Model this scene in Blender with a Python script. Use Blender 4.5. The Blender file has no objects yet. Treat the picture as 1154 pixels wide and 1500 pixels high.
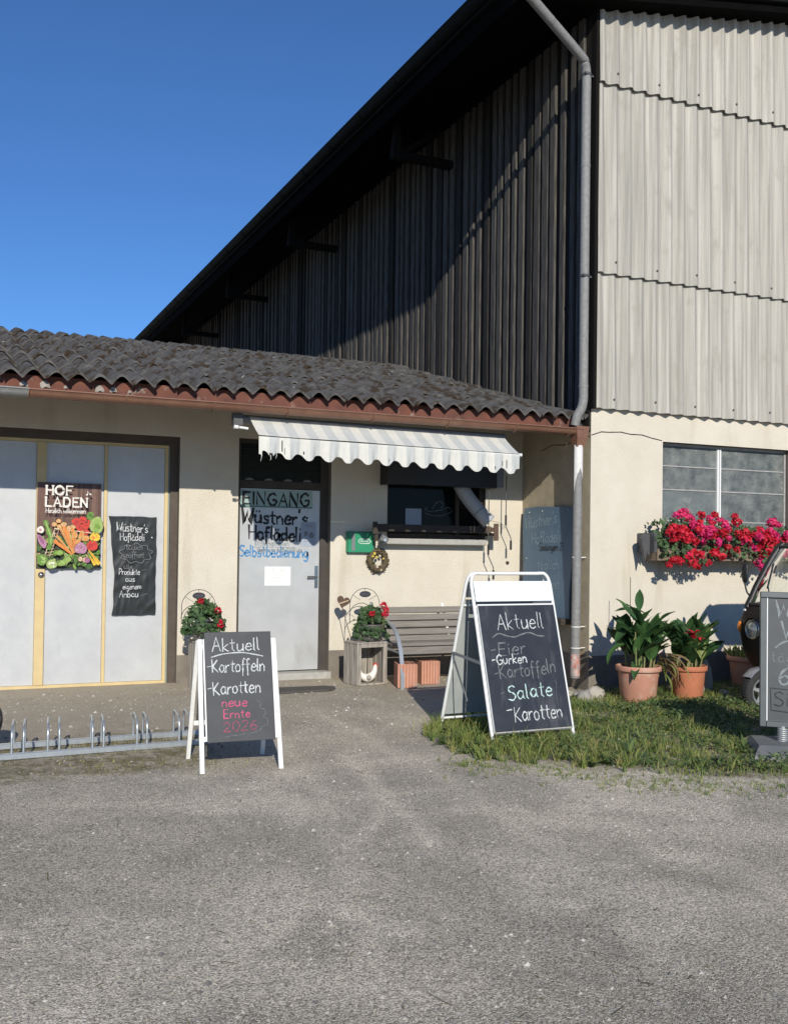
import bpy, math, random
from mathutils import Vector, Matrix, noise
import numpy as np
rnd = random.Random(7)
SC = bpy.context.scene
COL = SC.collection
PI = math.pi

# ------------------------------------------------------------------ camera
F_PX, H_CAM = 1480.0, 1.45
yaw, pit, rol = math.radians(24.4), math.radians(.97), math.radians(.757)
fw = Vector((math.sin(yaw)*math.cos(pit), math.cos(yaw)*math.cos(pit), math.sin(pit)))
r0 = Vector((math.cos(yaw), -math.sin(yaw), 0)); d0 = fw.cross(r0)
rt = math.cos(rol)*r0 - math.sin(rol)*d0
dn = math.sin(rol)*r0 + math.cos(rol)*d0
cd = bpy.data.cameras.new('camera'); cam = bpy.data.objects.new('camera', cd); COL.objects.link(cam)
m3 = Matrix((rt, -dn, -fw)).transposed()
cam.matrix_world = Matrix.Translation((0, 0, H_CAM)) @ m3.to_4x4()
cd.sensor_fit = 'HORIZONTAL'; cd.sensor_width = 36; cd.lens = F_PX/1154*36
cd.shift_y = 27/1154
cd.clip_start = .05; cd.clip_end = 3000
SC.camera = cam

# ------------------------------------------------------------------ light
SUN_AZ, SUN_EL = math.radians(15.3), math.radians(25.3)
w = bpy.data.worlds.new('World'); SC.world = w; w.use_nodes = True
nt = w.node_tree; bg = nt.nodes['Background']
sky = nt.nodes.new('ShaderNodeTexSky'); sky.sky_type = 'NISHITA'; sky.sun_disc = False
sky.sun_elevation = SUN_EL; sky.sun_rotation = math.radians(180+15.3)
sky.altitude = 1000; sky.air_density = 1.0; sky.dust_density = 0.0; sky.ozone_density = 10.0
nt.links.new(sky.outputs[0], bg.inputs[0]); bg.inputs[1].default_value = .120
sl = bpy.data.lights.new('sun', 'SUN'); sun = bpy.data.objects.new('sun', sl); COL.objects.link(sun)
sl.energy = 4.5; sl.angle = math.radians(.5); sl.color = (1, .94, .83)
sdir = Vector((math.sin(SUN_AZ)*math.cos(SUN_EL), math.cos(SUN_AZ)*math.cos(SUN_EL), -math.sin(SUN_EL)))
sun.rotation_euler = sdir.to_track_quat('-Z', 'Y').to_euler(); sun.location = (-5, -15, 20)
SC.view_settings.view_transform = 'Standard'; SC.view_settings.look = 'None'
SC.view_settings.exposure = 0; SC.view_settings.gamma = 1

# ------------------------------------------------------------------ materials
MATS = {}
def mat(name, c1, c2=None, scale=6, rough=.8, bump=0, bscale=60, metal=0, spec=.5, stretch=None,
        spots=None, sscale=3, sth=.55, ssoft=.08, detail=6, trans=0, sstretch=None, speck=0, kscale=120, chalky=0):
    m = bpy.data.materials.new(name); m.use_nodes = True; N = m.node_tree.nodes; L = m.node_tree.links
    p = N['Principled BSDF']; p.inputs['Roughness'].default_value = rough
    p.inputs['Metallic'].default_value = metal; p.inputs['Specular IOR Level'].default_value = spec
    tc = N.new('ShaderNodeTexCoord')
    def nz(sc, st, det=detail, dist=0):
        n = N.new('ShaderNodeTexNoise'); n.inputs['Scale'].default_value = sc; n.inputs['Detail'].default_value = det
        n.inputs['Roughness'].default_value = .62; n.inputs['Distortion'].default_value = dist
        if st:
            mp = N.new('ShaderNodeMapping'); mp.inputs['Scale'].default_value = st
            L.new(tc.outputs['Object'], mp.inputs['Vector']); L.new(mp.outputs[0], n.inputs['Vector'])
        else: L.new(tc.outputs['Object'], n.inputs['Vector'])
        return n
    src = None
    p.inputs['Base Color'].default_value = (*c1, 1)
    if c2:
        n = nz(scale, stretch); r = N.new('ShaderNodeValToRGB')
        r.color_ramp.elements[0].position = .32; r.color_ramp.elements[1].position = .68
        r.color_ramp.elements[0].color = (*c1, 1); r.color_ramp.elements[1].color = (*c2, 1)
        L.new(n.outputs[0], r.inputs[0]); src = r.outputs[0]
    if spots:
        n = nz(sscale, sstretch, 8, .3); r = N.new('ShaderNodeValToRGB')
        r.color_ramp.elements[0].position = sth; r.color_ramp.elements[1].position = sth+ssoft
        r.color_ramp.elements[0].color = (0, 0, 0, 1); r.color_ramp.elements[1].color = (1, 1, 1, 1)
        L.new(n.outputs[0], r.inputs[0])
        mx = N.new('ShaderNodeMix'); mx.data_type = 'RGBA'
        L.new(r.outputs[0], mx.inputs[0])
        if src: L.new(src, mx.inputs[6])
        else: mx.inputs[6].default_value = (*c1, 1)
        mx.inputs[7].default_value = (*spots, 1); src = mx.outputs[2]
    if speck:
        n = nz(kscale, None, 3); r = N.new('ShaderNodeValToRGB'); e = r.color_ramp.elements
        e[0].position = .36; e[1].position = .64; e[0].color = (1-speck, 1-speck, 1-speck, 1); e[1].color = (1+speck*.6, 1+speck*.6, 1+speck*.6, 1)
        mx = N.new('ShaderNodeMix'); mx.data_type = 'RGBA'; mx.blend_type = 'MULTIPLY'; mx.inputs[0].default_value = 1
        if src: L.new(src, mx.inputs[6])
        else: mx.inputs[6].default_value = (*c1, 1)
        L.new(r.outputs[0], mx.inputs[7]); src = mx.outputs[2]
    if src: L.new(src, p.inputs['Base Color'])
    if bump:
        n = nz(bscale, stretch if stretch and bscale == scale else None, 4)
        b = N.new('ShaderNodeBump'); b.inputs['Strength'].default_value = bump; b.inputs['Distance'].default_value = .01
        L.new(n.outputs[0], b.inputs['Height']); L.new(b.outputs[0], p.inputs['Normal'])
    if trans:
        t = N.new('ShaderNodeBsdfTranslucent'); t.inputs[0].default_value = (*[min(1, x*1.6) for x in c1], 1)
        if src: L.new(src, t.inputs[0])
        ms = N.new('ShaderNodeMixShader'); ms.inputs[0].default_value = trans
        L.new(p.outputs[0], ms.inputs[1]); L.new(t.outputs[0], ms.inputs[2])
        L.new(ms.outputs[0], N['Material Output'].inputs[0])
    if chalky:       # broken, dusty stroke: gaps where the chalk skipped over the board
        n = nz(330, None, 2); r = N.new('ShaderNodeValToRGB'); e = r.color_ramp.elements
        e[0].position = chalky-.07; e[1].position = chalky+.07; e[0].color = (0, 0, 0, 1); e[1].color = (1, 1, 1, 1); L.new(n.outputs[0], r.inputs[0])
        t = N.new('ShaderNodeBsdfTransparent'); ms = N.new('ShaderNodeMixShader'); L.new(r.outputs[0], ms.inputs[0]); L.new(t.outputs[0], ms.inputs[1]); L.new(p.outputs[0], ms.inputs[2]); L.new(ms.outputs[0], N['Material Output'].inputs[0])
    MATS[name] = m
    return m

mat('stucco', (.71, .655, .55), (.64, .585, .48), scale=2.2, rough=.95, bump=1.0, bscale=85, speck=.16, kscale=75, spots=(.50, .445, .325), sscale=1.3, sth=.57, ssoft=.28, sstretch=(2.6, 1, .35), spec=.2)
mat('stucco_dark', (.17, .15, .125), (.24, .21, .175), scale=6, rough=.95, bump=.5, bscale=80, spots=(.30, .27, .22), sscale=9, sth=.62, ssoft=.15, spec=.2)
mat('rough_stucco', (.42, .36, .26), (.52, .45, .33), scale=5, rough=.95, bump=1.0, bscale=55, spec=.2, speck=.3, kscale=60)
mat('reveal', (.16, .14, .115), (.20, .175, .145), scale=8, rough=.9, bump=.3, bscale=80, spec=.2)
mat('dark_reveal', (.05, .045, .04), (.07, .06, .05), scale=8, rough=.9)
mat('fibre_cement', (.30, .288, .255), (.535, .515, .46), scale=4, rough=.9, bump=.3, bscale=140, stretch=(5, 5, .10), spots=(.325, .31, .265), sscale=5, sth=.56, ssoft=.22, spec=.25, sstretch=(1, 1, .5), speck=.16, kscale=70)
mat('sheet_edge', (.20, .19, .17), rough=.9)
mat('screw', (.12, .10, .08), rough=.6, metal=.5)
mat('tile', (.075, .073, .070), (.155, .150, .142), scale=7, rough=.95, bump=.7, bscale=60, spots=(.060, .044, .030), sscale=4.5, sth=.50, ssoft=.10, spec=.15, speck=.3, kscale=45, sstretch=(2.2, .8, 1))
mat('moss', (.075, .045, .026), (.032, .026, .014), scale=30, rough=1, bump=1, bscale=60, spec=.1)
mat('lichen', (.45, .45, .42), (.35, .35, .32), scale=40, rough=1)
for i, (a, b) in enumerate((((.045, .042, .038), (.016, .015, .014)), ((.135, .124, .110), (.032, .030, .027)), ((.026, .024, .022), (.010, .0095, .009)))):  # paler cover boards, darker base boards: sunlit strips and shade put into the colour
    mat('old_wood_%d' % i, a, b, scale=14, rough=.9, bump=.5, bscale=14, stretch=(6, 6, .25), spec=.2)
mat('black_wood', (.009, .0085, .008), (.014, .012, .011), scale=10, rough=.95, stretch=(5, 5, .3), spec=.08)
mat('roof_dark', (.0045, .0043, .0043), (.003, .003, .003), scale=6, rough=.95, spec=.04)
mat('eave_metal', (.005, .007, .0065), (.008, .010, .009), scale=8, rough=.7, spec=.12)
mat('zinc', (.19, .19, .185), (.265, .265, .26), scale=25, rough=.7, metal=.1, bump=.12, bscale=120, spots=(.12, .115, .11), sscale=7, sth=.62, ssoft=.15)
mat('white_peel', (.74, .74, .72), (.62, .61, .58), scale=20, rough=.8, spots=(.25, .25, .24), sscale=18, sth=.66, ssoft=.04)
mat('red_peel', (.40, .12, .09), (.55, .52, .48), scale=16, rough=.8, spots=(.28, .28, .27), sscale=12, sth=.5, ssoft=.05)
mat('brown_gutter', (.25, .135, .088), (.19, .095, .062), scale=5, rough=.42, spots=(.33, .20, .14), sscale=2.5, sth=.62, ssoft=.2, metal=.15)
mat('gutter_band', (.20, .11, .075), rough=.6)
mat('red_board', (.19, .068, .043), (.10, .043, .032), scale=7, rough=.9, bump=.4, bscale=40, spots=(.30, .25, .21), sscale=8, sth=.60, ssoft=.1, speck=.2, kscale=30)
mat('mortar', (.40, .37, .33), (.27, .24, .20), scale=14, rough=1, bump=.8, bscale=40)
mat('soffit', (.07, .055, .045), (.05, .04, .035), scale=8, rough=.9)
mat('door_sheet', (.54, .55, .55), (.47, .48, .485), scale=5, rough=.42, spots=(.40, .41, .41), sscale=9, sth=.60, ssoft=.25, bump=.05, bscale=8, spec=.45, metal=.1, sstretch=(1, 1, .35))
mat('metal_door', (.52, .53, .53), (.44, .45, .45), scale=3.5, rough=.34, spots=(.36, .35, .32), sscale=3.2, sth=.60, ssoft=.22, bump=.06, bscale=5, spec=.5, metal=.15, sstretch=(1.2, 1, .7))
mat('cream_frame', (.64, .50, .25), (.56, .43, .22), scale=8, rough=.6, spots=(.40, .31, .18), sscale=14, sth=.66, ssoft=.06)
mat('grey_green', (.24, .27, .25), rough=.7)
mat('brown_frame', (.075, .055, .042), (.10, .078, .06), scale=9, rough=.75)
mat('black', (.012, .012, .013), rough=.5)
mat('void', (.004, .004, .005), rough=.9, spec=.1)
mat('dark_glass', (.004, .006, .006), (.008, .010, .010), scale=3, rough=.10, spec=.12)
mat('transom', (.006, .010, .010), (.012, .018, .017), scale=9, rough=.35, spec=.15)
mat('chrome', (.55, .55, .55), rough=.22, metal=1)
mat('galv', (.50, .54, .57), (.62, .66, .68), scale=30, rough=.38, metal=.75, bump=.05, bscale=60)
mat('white_paint', (.80, .80, .78), (.70, .70, .67), scale=14, rough=.45, spots=(.48, .44, .38), sscale=16, sth=.68, ssoft=.05)
mat('white_metal', (.78, .79, .78), (.72, .73, .72), scale=10, rough=.35, spots=(.35, .26, .18), sscale=30, sth=.73, ssoft=.04)
mat('white_header', (.80, .85, .88), (.75, .80, .83), scale=4, rough=.3)
mat('slate', (.045, .048, .052), (.062, .064, .067), scale=5, rough=.5, spots=(.10, .10, .103), sscale=2.6, sth=.56, ssoft=.25, spec=.4)
mat('slate_smear', (.024, .026, .030), (.040, .041, .045), scale=4, rough=.34, spots=(.105, .10, .105), sscale=3.2, sth=.54, ssoft=.22, spec=.6, sstretch=(2.2, 1, .6))
mat('back_panel', (.33, .36, .36), (.40, .42, .41), scale=6, rough=.6)
mat('chalk', (.74, .76, .76), (.56, .58, .58), scale=60, rough=1, chalky=.42)
mat('chalk_faint', (.27, .28, .29), (.17, .175, .18), scale=40, rough=1, chalky=.44)
mat('chalk_mint', (.50, .78, .72), (.62, .74, .72), scale=40, rough=1, chalky=.42)
mat('chalk_pink', (.70, .13, .25), (.52, .10, .19), scale=60, rough=1, chalky=.40)
mat('chalk_wine', (.50, .10, .18), (.28, .08, .12), scale=50, rough=1, chalky=.42)
mat('chalk_blueboard', (.46, .56, .62), (.30, .40, .46), scale=50, rough=1, chalky=.45)
mat('ink', (.012, .013, .014), rough=.6)
mat('ink_faint', (.19, .21, .22), (.28, .30, .30), scale=40, rough=.8)
mat('blue_ink', (.05, .19, .42), (.07, .25, .48), scale=30, rough=.7)
mat('blueboard', (.085, .15, .225), (.11, .18, .255), scale=5, rough=.55, spots=(.15, .22, .285), sscale=4, sth=.6, ssoft=.2)
mat('paper', (.78, .79, .78), (.73, .74, .73), scale=8, rough=.9)
mat('paper_print', (.60, .61, .60), rough=.9)
mat('paper_grey', (.36, .40, .47), (.32, .36, .43), scale=9, rough=.9)
mat('sign_green', (.33, .45, .43), (.28, .39, .37), scale=6, rough=.6)
mat('sign_edge', (.10, .20, .17), rough=.6)
mat('awning_white', (.80, .79, .72), (.74, .73, .67), scale=10, rough=.9, trans=.25, spots=(.66, .66, .62), sscale=12, sth=.62, ssoft=.1)
mat('awning_grey', (.63, .65, .63), (.58, .60, .58), scale=10, rough=.9, trans=.25)
mat('green_box', (.025, .235, .115), (.03, .27, .13), scale=5, rough=.4)
mat('green_edge', (.012, .10, .05), rough=.5)
mat('dark_grey', (.06, .06, .062), (.085, .085, .088), scale=12, rough=.6)
mat('mid_grey', (.16, .17, .175), (.20, .21, .215), scale=12, rough=.6)
mat('hose', (.36, .37, .38), (.42, .43, .44), scale=30, rough=.55)
mat('sill', (.42, .41, .38), (.34, .33, .30), scale=14, rough=.95, bump=.3, bscale=60, spots=(.20, .19, .17), sscale=9, sth=.62, ssoft=.2, sstretch=(3, 1, .5))
mat('dark_timber', (.035, .028, .023), (.06, .048, .038), scale=14, rough=.85, stretch=(.5, 5, 5), bump=.4, bscale=14, spots=(.13, .11, .09), sscale=40, sth=.70, ssoft=.05)
mat('brown_timber', (.12, .075, .05), (.085, .055, .038), scale=12, rough=.8)
mat('bench_slat', (.165, .15, .13), (.25, .228, .20), scale=9, rough=.85, stretch=(.35, 6, 6), bump=.5, bscale=9, spots=(.14, .12, .10), sscale=5, sth=.63, ssoft=.2, sstretch=(.3, 5, 5))
mat('bench_metal', (.36, .385, .41), (.42, .44, .46), scale=12, rough=.42, metal=.5)
mat('crate_wood', (.44, .40, .345), (.20, .175, .145), scale=10, rough=.9, stretch=(5, 5, .4), bump=.5, bscale=10, spots=(.14, .12, .10), sscale=6, sth=.62, ssoft=.2, sstretch=(4, 4, .4))
mat('brick', (.56, .285, .195), (.48, .235, .155), scale=12, rough=.95, bump=.3, bscale=80, spots=(.42, .33, .27), sscale=9, sth=.62, ssoft=.12)
mat('brick_groove', (.25, .10, .06), rough=1)
mat('terracotta', (.50, .185, .095), (.44, .155, .08), scale=6, rough=.75, bump=.12, bscale=60, spots=(.55, .36, .26), sscale=5, sth=.63, ssoft=.2)
mat('terracotta_pale', (.52, .26, .18), (.45, .21, .14), scale=6, rough=.85, bump=.15, bscale=60, spots=(.60, .44, .35), sscale=6, sth=.52, ssoft=.25)
mat('soil', (.035, .025, .018), (.06, .045, .03), scale=40, rough=1, bump=1, bscale=60)
mat('pot_metal', (.13, .125, .115), (.19, .18, .165), scale=10, rough=.55, metal=.35, stretch=(1, 1, 5))
for i, c in enumerate(((.035, .075, .022), (.052, .105, .03), (.026, .055, .018))):
    mat('geranium_leaf_%d' % i, c, tuple(x*1.35 for x in c), scale=30, rough=.6, trans=.2)
for i, c in enumerate(((.035, .085, .028), (.06, .13, .04), (.026, .062, .022), (.15, .19, .05))):
    mat('canna_leaf_%d' % i, c, tuple(x*1.4 for x in c), scale=9, rough=.5, trans=.22, spec=.3)
mat('dry_leaf', (.26, .19, .09), (.18, .12, .055), scale=9, rough=.9, trans=.2)
mat('stem', (.16, .20, .07), (.24, .24, .10), scale=9, rough=.7)
mat('stake', (.10, .08, .06), rough=.8)
mat('petal_red', (.66, .012, .035), (.74, .025, .06), scale=50, rough=.6, trans=.25)
mat('petal_deep', (.42, .006, .020), (.52, .010, .03), scale=50, rough=.6, trans=.25)
mat('petal_pink', (.74, .02, .125), (.80, .06, .21), scale=50, rough=.6, trans=.25)
mat('petal_magenta', (.58, .014, .14), (.68, .03, .22), scale=50, rough=.6, trans=.25)
mat('box_wood', (.24, .185, .13), (.17, .13, .095), scale=9, rough=.85, stretch=(.4, 5, 5), bump=.4, bscale=9)
for i, c in enumerate(((.14, .20, .045), (.22, .26, .06), (.08, .125, .034), (.32, .30, .11))):
    mat('grass_blade_%d' % i, c, tuple(x*1.3 for x in c), scale=4, rough=.7, trans=.3)
for i, c in enumerate(((.08, .13, .038), (.05, .085, .03), (.14, .19, .06))):
    mat('weed_leaf_%d' % i, c, rough=.65, trans=.2)
mat('dry_blade', (.23, .19, .09), (.15, .14, .06), scale=5, rough=.9, trans=.2)
mat('moss_blade', (.12, .125, .04), (.16, .15, .06), scale=5, rough=.9, trans=.2)
for i, c in enumerate(((.24, .23, .205), (.40, .375, .33), (.14, .135, .125), (.50, .475, .43))):
    mat('stone_%d' % i, c, rough=.9)
mat('rock', (.36, .345, .32), (.26, .25, .23), scale=8, rough=.95, bump=.8, bscale=20)
mat('pale_rock', (.44, .41, .355), (.36, .33, .28), scale=6, rough=.95, bump=.6, bscale=20)
mat('rust', (.12, .07, .045), (.085, .055, .04), scale=20, rough=.85)
mat('wire', (.05, .045, .04), rough=.6, metal=.4)
mat('plaque', (.03, .03, .038), (.045, .045, .055), scale=20, rough=.5)
mat('hen_white', (.80, .76, .68), (.72, .68, .60), scale=20, rough=.55)
mat('hen_grey', (.35, .33, .30), rough=.6)
mat('hen_red', (.60, .03, .03), rough=.5)
mat('wreath', (.085, .062, .038), (.13, .10, .055), scale=40, rough=1)
mat('wreath_green', (.09, .10, .035), rough=.9)
mat('wreath_yellow', (.55, .42, .08), rough=.8)
mat('wreath_pale', (.50, .42, .32), rough=.9)
mat('rubber', (.022, .022, .022), (.035, .034, .033), scale=30, rough=.85, bump=.4, bscale=90)
mat('mat_rubber', (.075, .068, .06), (.10, .09, .08), scale=60, rough=1, bump=.8, bscale=120)
mat('car_black', (.006, .006, .0065), (.009, .009, .009), scale=3, rough=.45, spec=.22)
mat('car_lip', (.03, .028, .026), rough=.4)
mat('indicator', (.75, .22, .02), (.65, .18, .02), scale=10, rough=.25)
mat('lens', (.42, .45, .46), (.20, .21, .22), scale=14, rough=.08, metal=.6)
mat('mudguard', (.30, .31, .32), rough=.35, metal=.4)
mat('rim', (.52, .53, .53), (.40, .41, .41), scale=14, rough=.4, metal=.5)
mat('panel_grey', (.115, .135, .155), (.14, .16, .175), scale=3, rough=.4, spec=.4)
mat('panel_dark', (.04, .05, .045), rough=.6)
mat('sign_frame', (.07, .08, .085), (.09, .10, .105), scale=8, rough=.45, metal=.2)
mat('sign_white', (.72, .73, .72), rough=.5)
mat('sign_board', (.042, .048, .053), (.056, .062, .066), scale=5, rough=.5)
mat('chalk_wide', (.34, .37, .38), (.22, .25, .26), scale=40, rough=1, chalky=.44)
mat('sign_ink', (.022, .026, .028), rough=.8)
mat('sign_base', (.13, .14, .142), (.165, .172, .174), scale=6, rough=.6)
mat('spring', (.42, .43, .43), rough=.45, metal=.4)
mat('bag', (.026, .025, .026), (.05, .047, .046), scale=9, rough=.55)
mat('pane_rough', (.075, .09, .09), (.22, .235, .22), scale=7, rough=.24, bump=1.0, bscale=60, speck=.35, kscale=50, spots=(.32, .335, .30), sscale=3.5, sth=.56, ssoft=.25, spec=.5)
mat('pane_cloudy', (.19, .22, .21), (.10, .115, .115), scale=4, rough=.26, bump=1.0, bscale=60, speck=.3, kscale=50, spots=(.38, .39, .34), sscale=3, sth=.55, ssoft=.25, spec=.5)
mat('window_metal', (.40, .40, .38), (.30, .29, .27), scale=12, rough=.55)
mat('window_white', (.72, .72, .70), rough=.5)
# poster colours
PC = dict(p_wood=(.15, .075, .055), p_wood2=(.10, .05, .038), p_wood3=(.20, .11, .08), p_carrot=(.80, .26, .05), p_carrot2=(.62, .17, .03), p_red=(.62, .04, .025), p_red2=(.45, .02, .02),
          p_green=(.13, .27, .035), p_green2=(.05, .13, .02), p_pale=(.36, .48, .15), p_purple=(.32, .10, .22), p_violet=(.48, .22, .36), p_yellow=(.82, .55, .04), p_cream=(.70, .55, .36),
          p_white=(.80, .75, .66), p_potato=(.66, .34, .11), p_onion=(.55, .32, .22), p_leaf=(.21, .37, .05), p_brown=(.12, .07, .03), p_letter=(.80, .77, .72), p_dark=(.03, .045, .02))
for k, c in PC.items(): mat(k, c, tuple(x*.72 for x in c), scale=30, rough=.5)

# ground: colour zones come from vertex attributes (soil, dust, moss)
def ground_material():
    m = bpy.data.materials.new('ground'); m.use_nodes = True; N = m.node_tree.nodes; L = m.node_tree.links
    p = N['Principled BSDF']; p.inputs['Roughness'].default_value = .95; p.inputs['Specular IOR Level'].default_value = .2
    tc = N.new('ShaderNodeTexCoord')
    def nz(s, det=8, ro=.65, st=None):
        n = N.new('ShaderNodeTexNoise'); n.inputs['Scale'].default_value = s; n.inputs['Detail'].default_value = det; n.inputs['Roughness'].default_value = ro
        if st:
            mp = N.new('ShaderNodeMapping'); mp.inputs['Scale'].default_value = st
            L.new(tc.outputs['Object'], mp.inputs['Vector']); L.new(mp.outputs[0], n.inputs['Vector'])
        else: L.new(tc.outputs['Object'], n.inputs['Vector'])
        return n.outputs[0]
    def ramp(s, a, b, ca, cb):
        r = N.new('ShaderNodeValToRGB'); e = r.color_ramp.elements
        e[0].position = a; e[1].position = b; e[0].color = (*ca, 1); e[1].color = (*cb, 1); L.new(s, r.inputs[0]); return r.outputs[0]
    def mix(f, a, b, mode='MIX'):
        x = N.new('ShaderNodeMix'); x.data_type = 'RGBA'; x.blend_type = mode
        for s, i in ((f, 0), (a, 6), (b, 7)):
            if hasattr(s, 'links'): L.new(s, x.inputs[i])
            else: x.inputs[i].default_value = s if i == 0 else (*s, 1)
        return x.outputs[2]
    def math_(op, a, b):
        x = N.new('ShaderNodeMath'); x.operation = op; x.use_clamp = True
        for i, s in enumerate((a, b)):
            if hasattr(s, 'links'): L.new(s, x.inputs[i])
            else: x.inputs[i].default_value = s
        return x.outputs[0]
    def attr(n):
        a = N.new('ShaderNodeAttribute'); a.attribute_name = n; return a.outputs['Fac']
    fine = nz(115, 3, .75); grit = nz(40, 6, .8); mid = nz(3.2, 10, .78); big = nz(.55, 6, .6)
    base = ramp(grit, .34, .66, (.32, .287, .232), (.66, .60, .495))
    base = mix(.5, base, ramp(fine, .36, .64, (.16, .146, .12), (.72, .66, .55)))
    base = mix(ramp(mid, .46, .60, (0, 0, 0), (.85, .85, .85)), base, mix(.6, base, (.60, .545, .45)))
    base = mix(ramp(nz(1.6, 10, .8), .50, .60, (0, 0, 0), (.75, .75, .75)), base, mix(.50, base, (.18, .165, .14)))
    def vor(sc, feat='F1'):
        v = N.new('ShaderNodeTexVoronoi'); v.inputs['Scale'].default_value = sc; v.feature = feat; L.new(tc.outputs['Object'], v.inputs['Vector']); return v
    dust = math_('MULTIPLY', attr('dust'), ramp(nz(6, 10, .85), .38, .58, (.42, .42, .42), (1, 1, 1)))
    base = mix(dust, base, ramp(grit, .3, .7, (.60, .54, .43), (.84, .765, .63)))
    va, vb = vor(150), vor(48); g = (1, 1, 1)
    base = mix(1, base, ramp(va.outputs['Color'], .1, .9, (.48, .47, .45), (1.58, 1.56, 1.51)), 'MULTIPLY')
    big_st = N.new('ShaderNodeSeparateColor'); L.new(vb.outputs['Color'], big_st.inputs[0])
    pick = math_('MULTIPLY', math_('GREATER_THAN', big_st.outputs[0], .84), ramp(vb.outputs['Distance'], .22, .34, (1, 1, 1), (0, 0, 0)))
    base = mix(pick, base, ramp(big_st.outputs[1], .2, .9, (.17, .165, .155), (.62, .60, .55)))
    base = mix(1, base, ramp(nz(1.0, 10, .78), .38, .62, (.86, .865, .875), (1.12, 1.11, 1.09)), 'MULTIPLY')
    soil_c = mix(.45, ramp(grit, .3, .7, (.33, .285, .215), (.56, .49, .385)), ramp(fine, .3, .7, (.22, .19, .145), (.62, .55, .44)))
    soil_c = mix(ramp(mid, .5, .7, (0, 0, 0), (.6, .6, .6)), soil_c, (.29, .25, .185))
    base = mix(math_('MULTIPLY', attr('soil'), ramp(nz(9, 8, .7), .25, .5, (.4, .4, .4), (1, 1, 1))), base, soil_c)
    mossc = ramp(nz(30, 6, .7), .35, .65, (.085, .085, .035), (.25, .21, .115))
    base = mix(math_('MULTIPLY', attr('moss'), ramp(nz(7, 8, .75), .42, .56, (0, 0, 0), (1, 1, 1))), base, mossc)
    L.new(base, p.inputs['Base Color'])
    b1 = N.new('ShaderNodeBump'); b1.inputs['Strength'].default_value = .9; b1.inputs['Distance'].default_value = .010
    L.new(grit, b1.inputs['Height'])
    b2 = N.new('ShaderNodeBump'); b2.inputs['Strength'].default_value = .75; b2.inputs['Distance'].default_value = .005
    L.new(ramp(va.outputs['Distance'], .0, .6, (1, 1, 1), (0, 0, 0)), b2.inputs['Height']); L.new(b1.outputs[0], b2.inputs['Normal']); L.new(b2.outputs[0], p.inputs['Normal'])
    MATS['ground'] = m
ground_material()
def glass_material():
    m = bpy.data.materials.new('clear_glass'); m.use_nodes = True; N = m.node_tree.nodes; L = m.node_tree.links
    t = N.new('ShaderNodeBsdfTransparent'); t.inputs[0].default_value = (.90, .93, .92, 1)
    g = N.new('ShaderNodeBsdfGlossy'); g.inputs['Roughness'].default_value = .03
    fr = N.new('ShaderNodeFresnel'); fr.inputs[0].default_value = 1.18
    ms = N.new('ShaderNodeMixShader'); L.new(fr.outputs[0], ms.inputs[0]); L.new(t.outputs[0], ms.inputs[1]); L.new(g.outputs[0], ms.inputs[2])
    L.new(ms.outputs[0], N['Material Output'].inputs[0]); MATS['clear_glass'] = m
glass_material()

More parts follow.
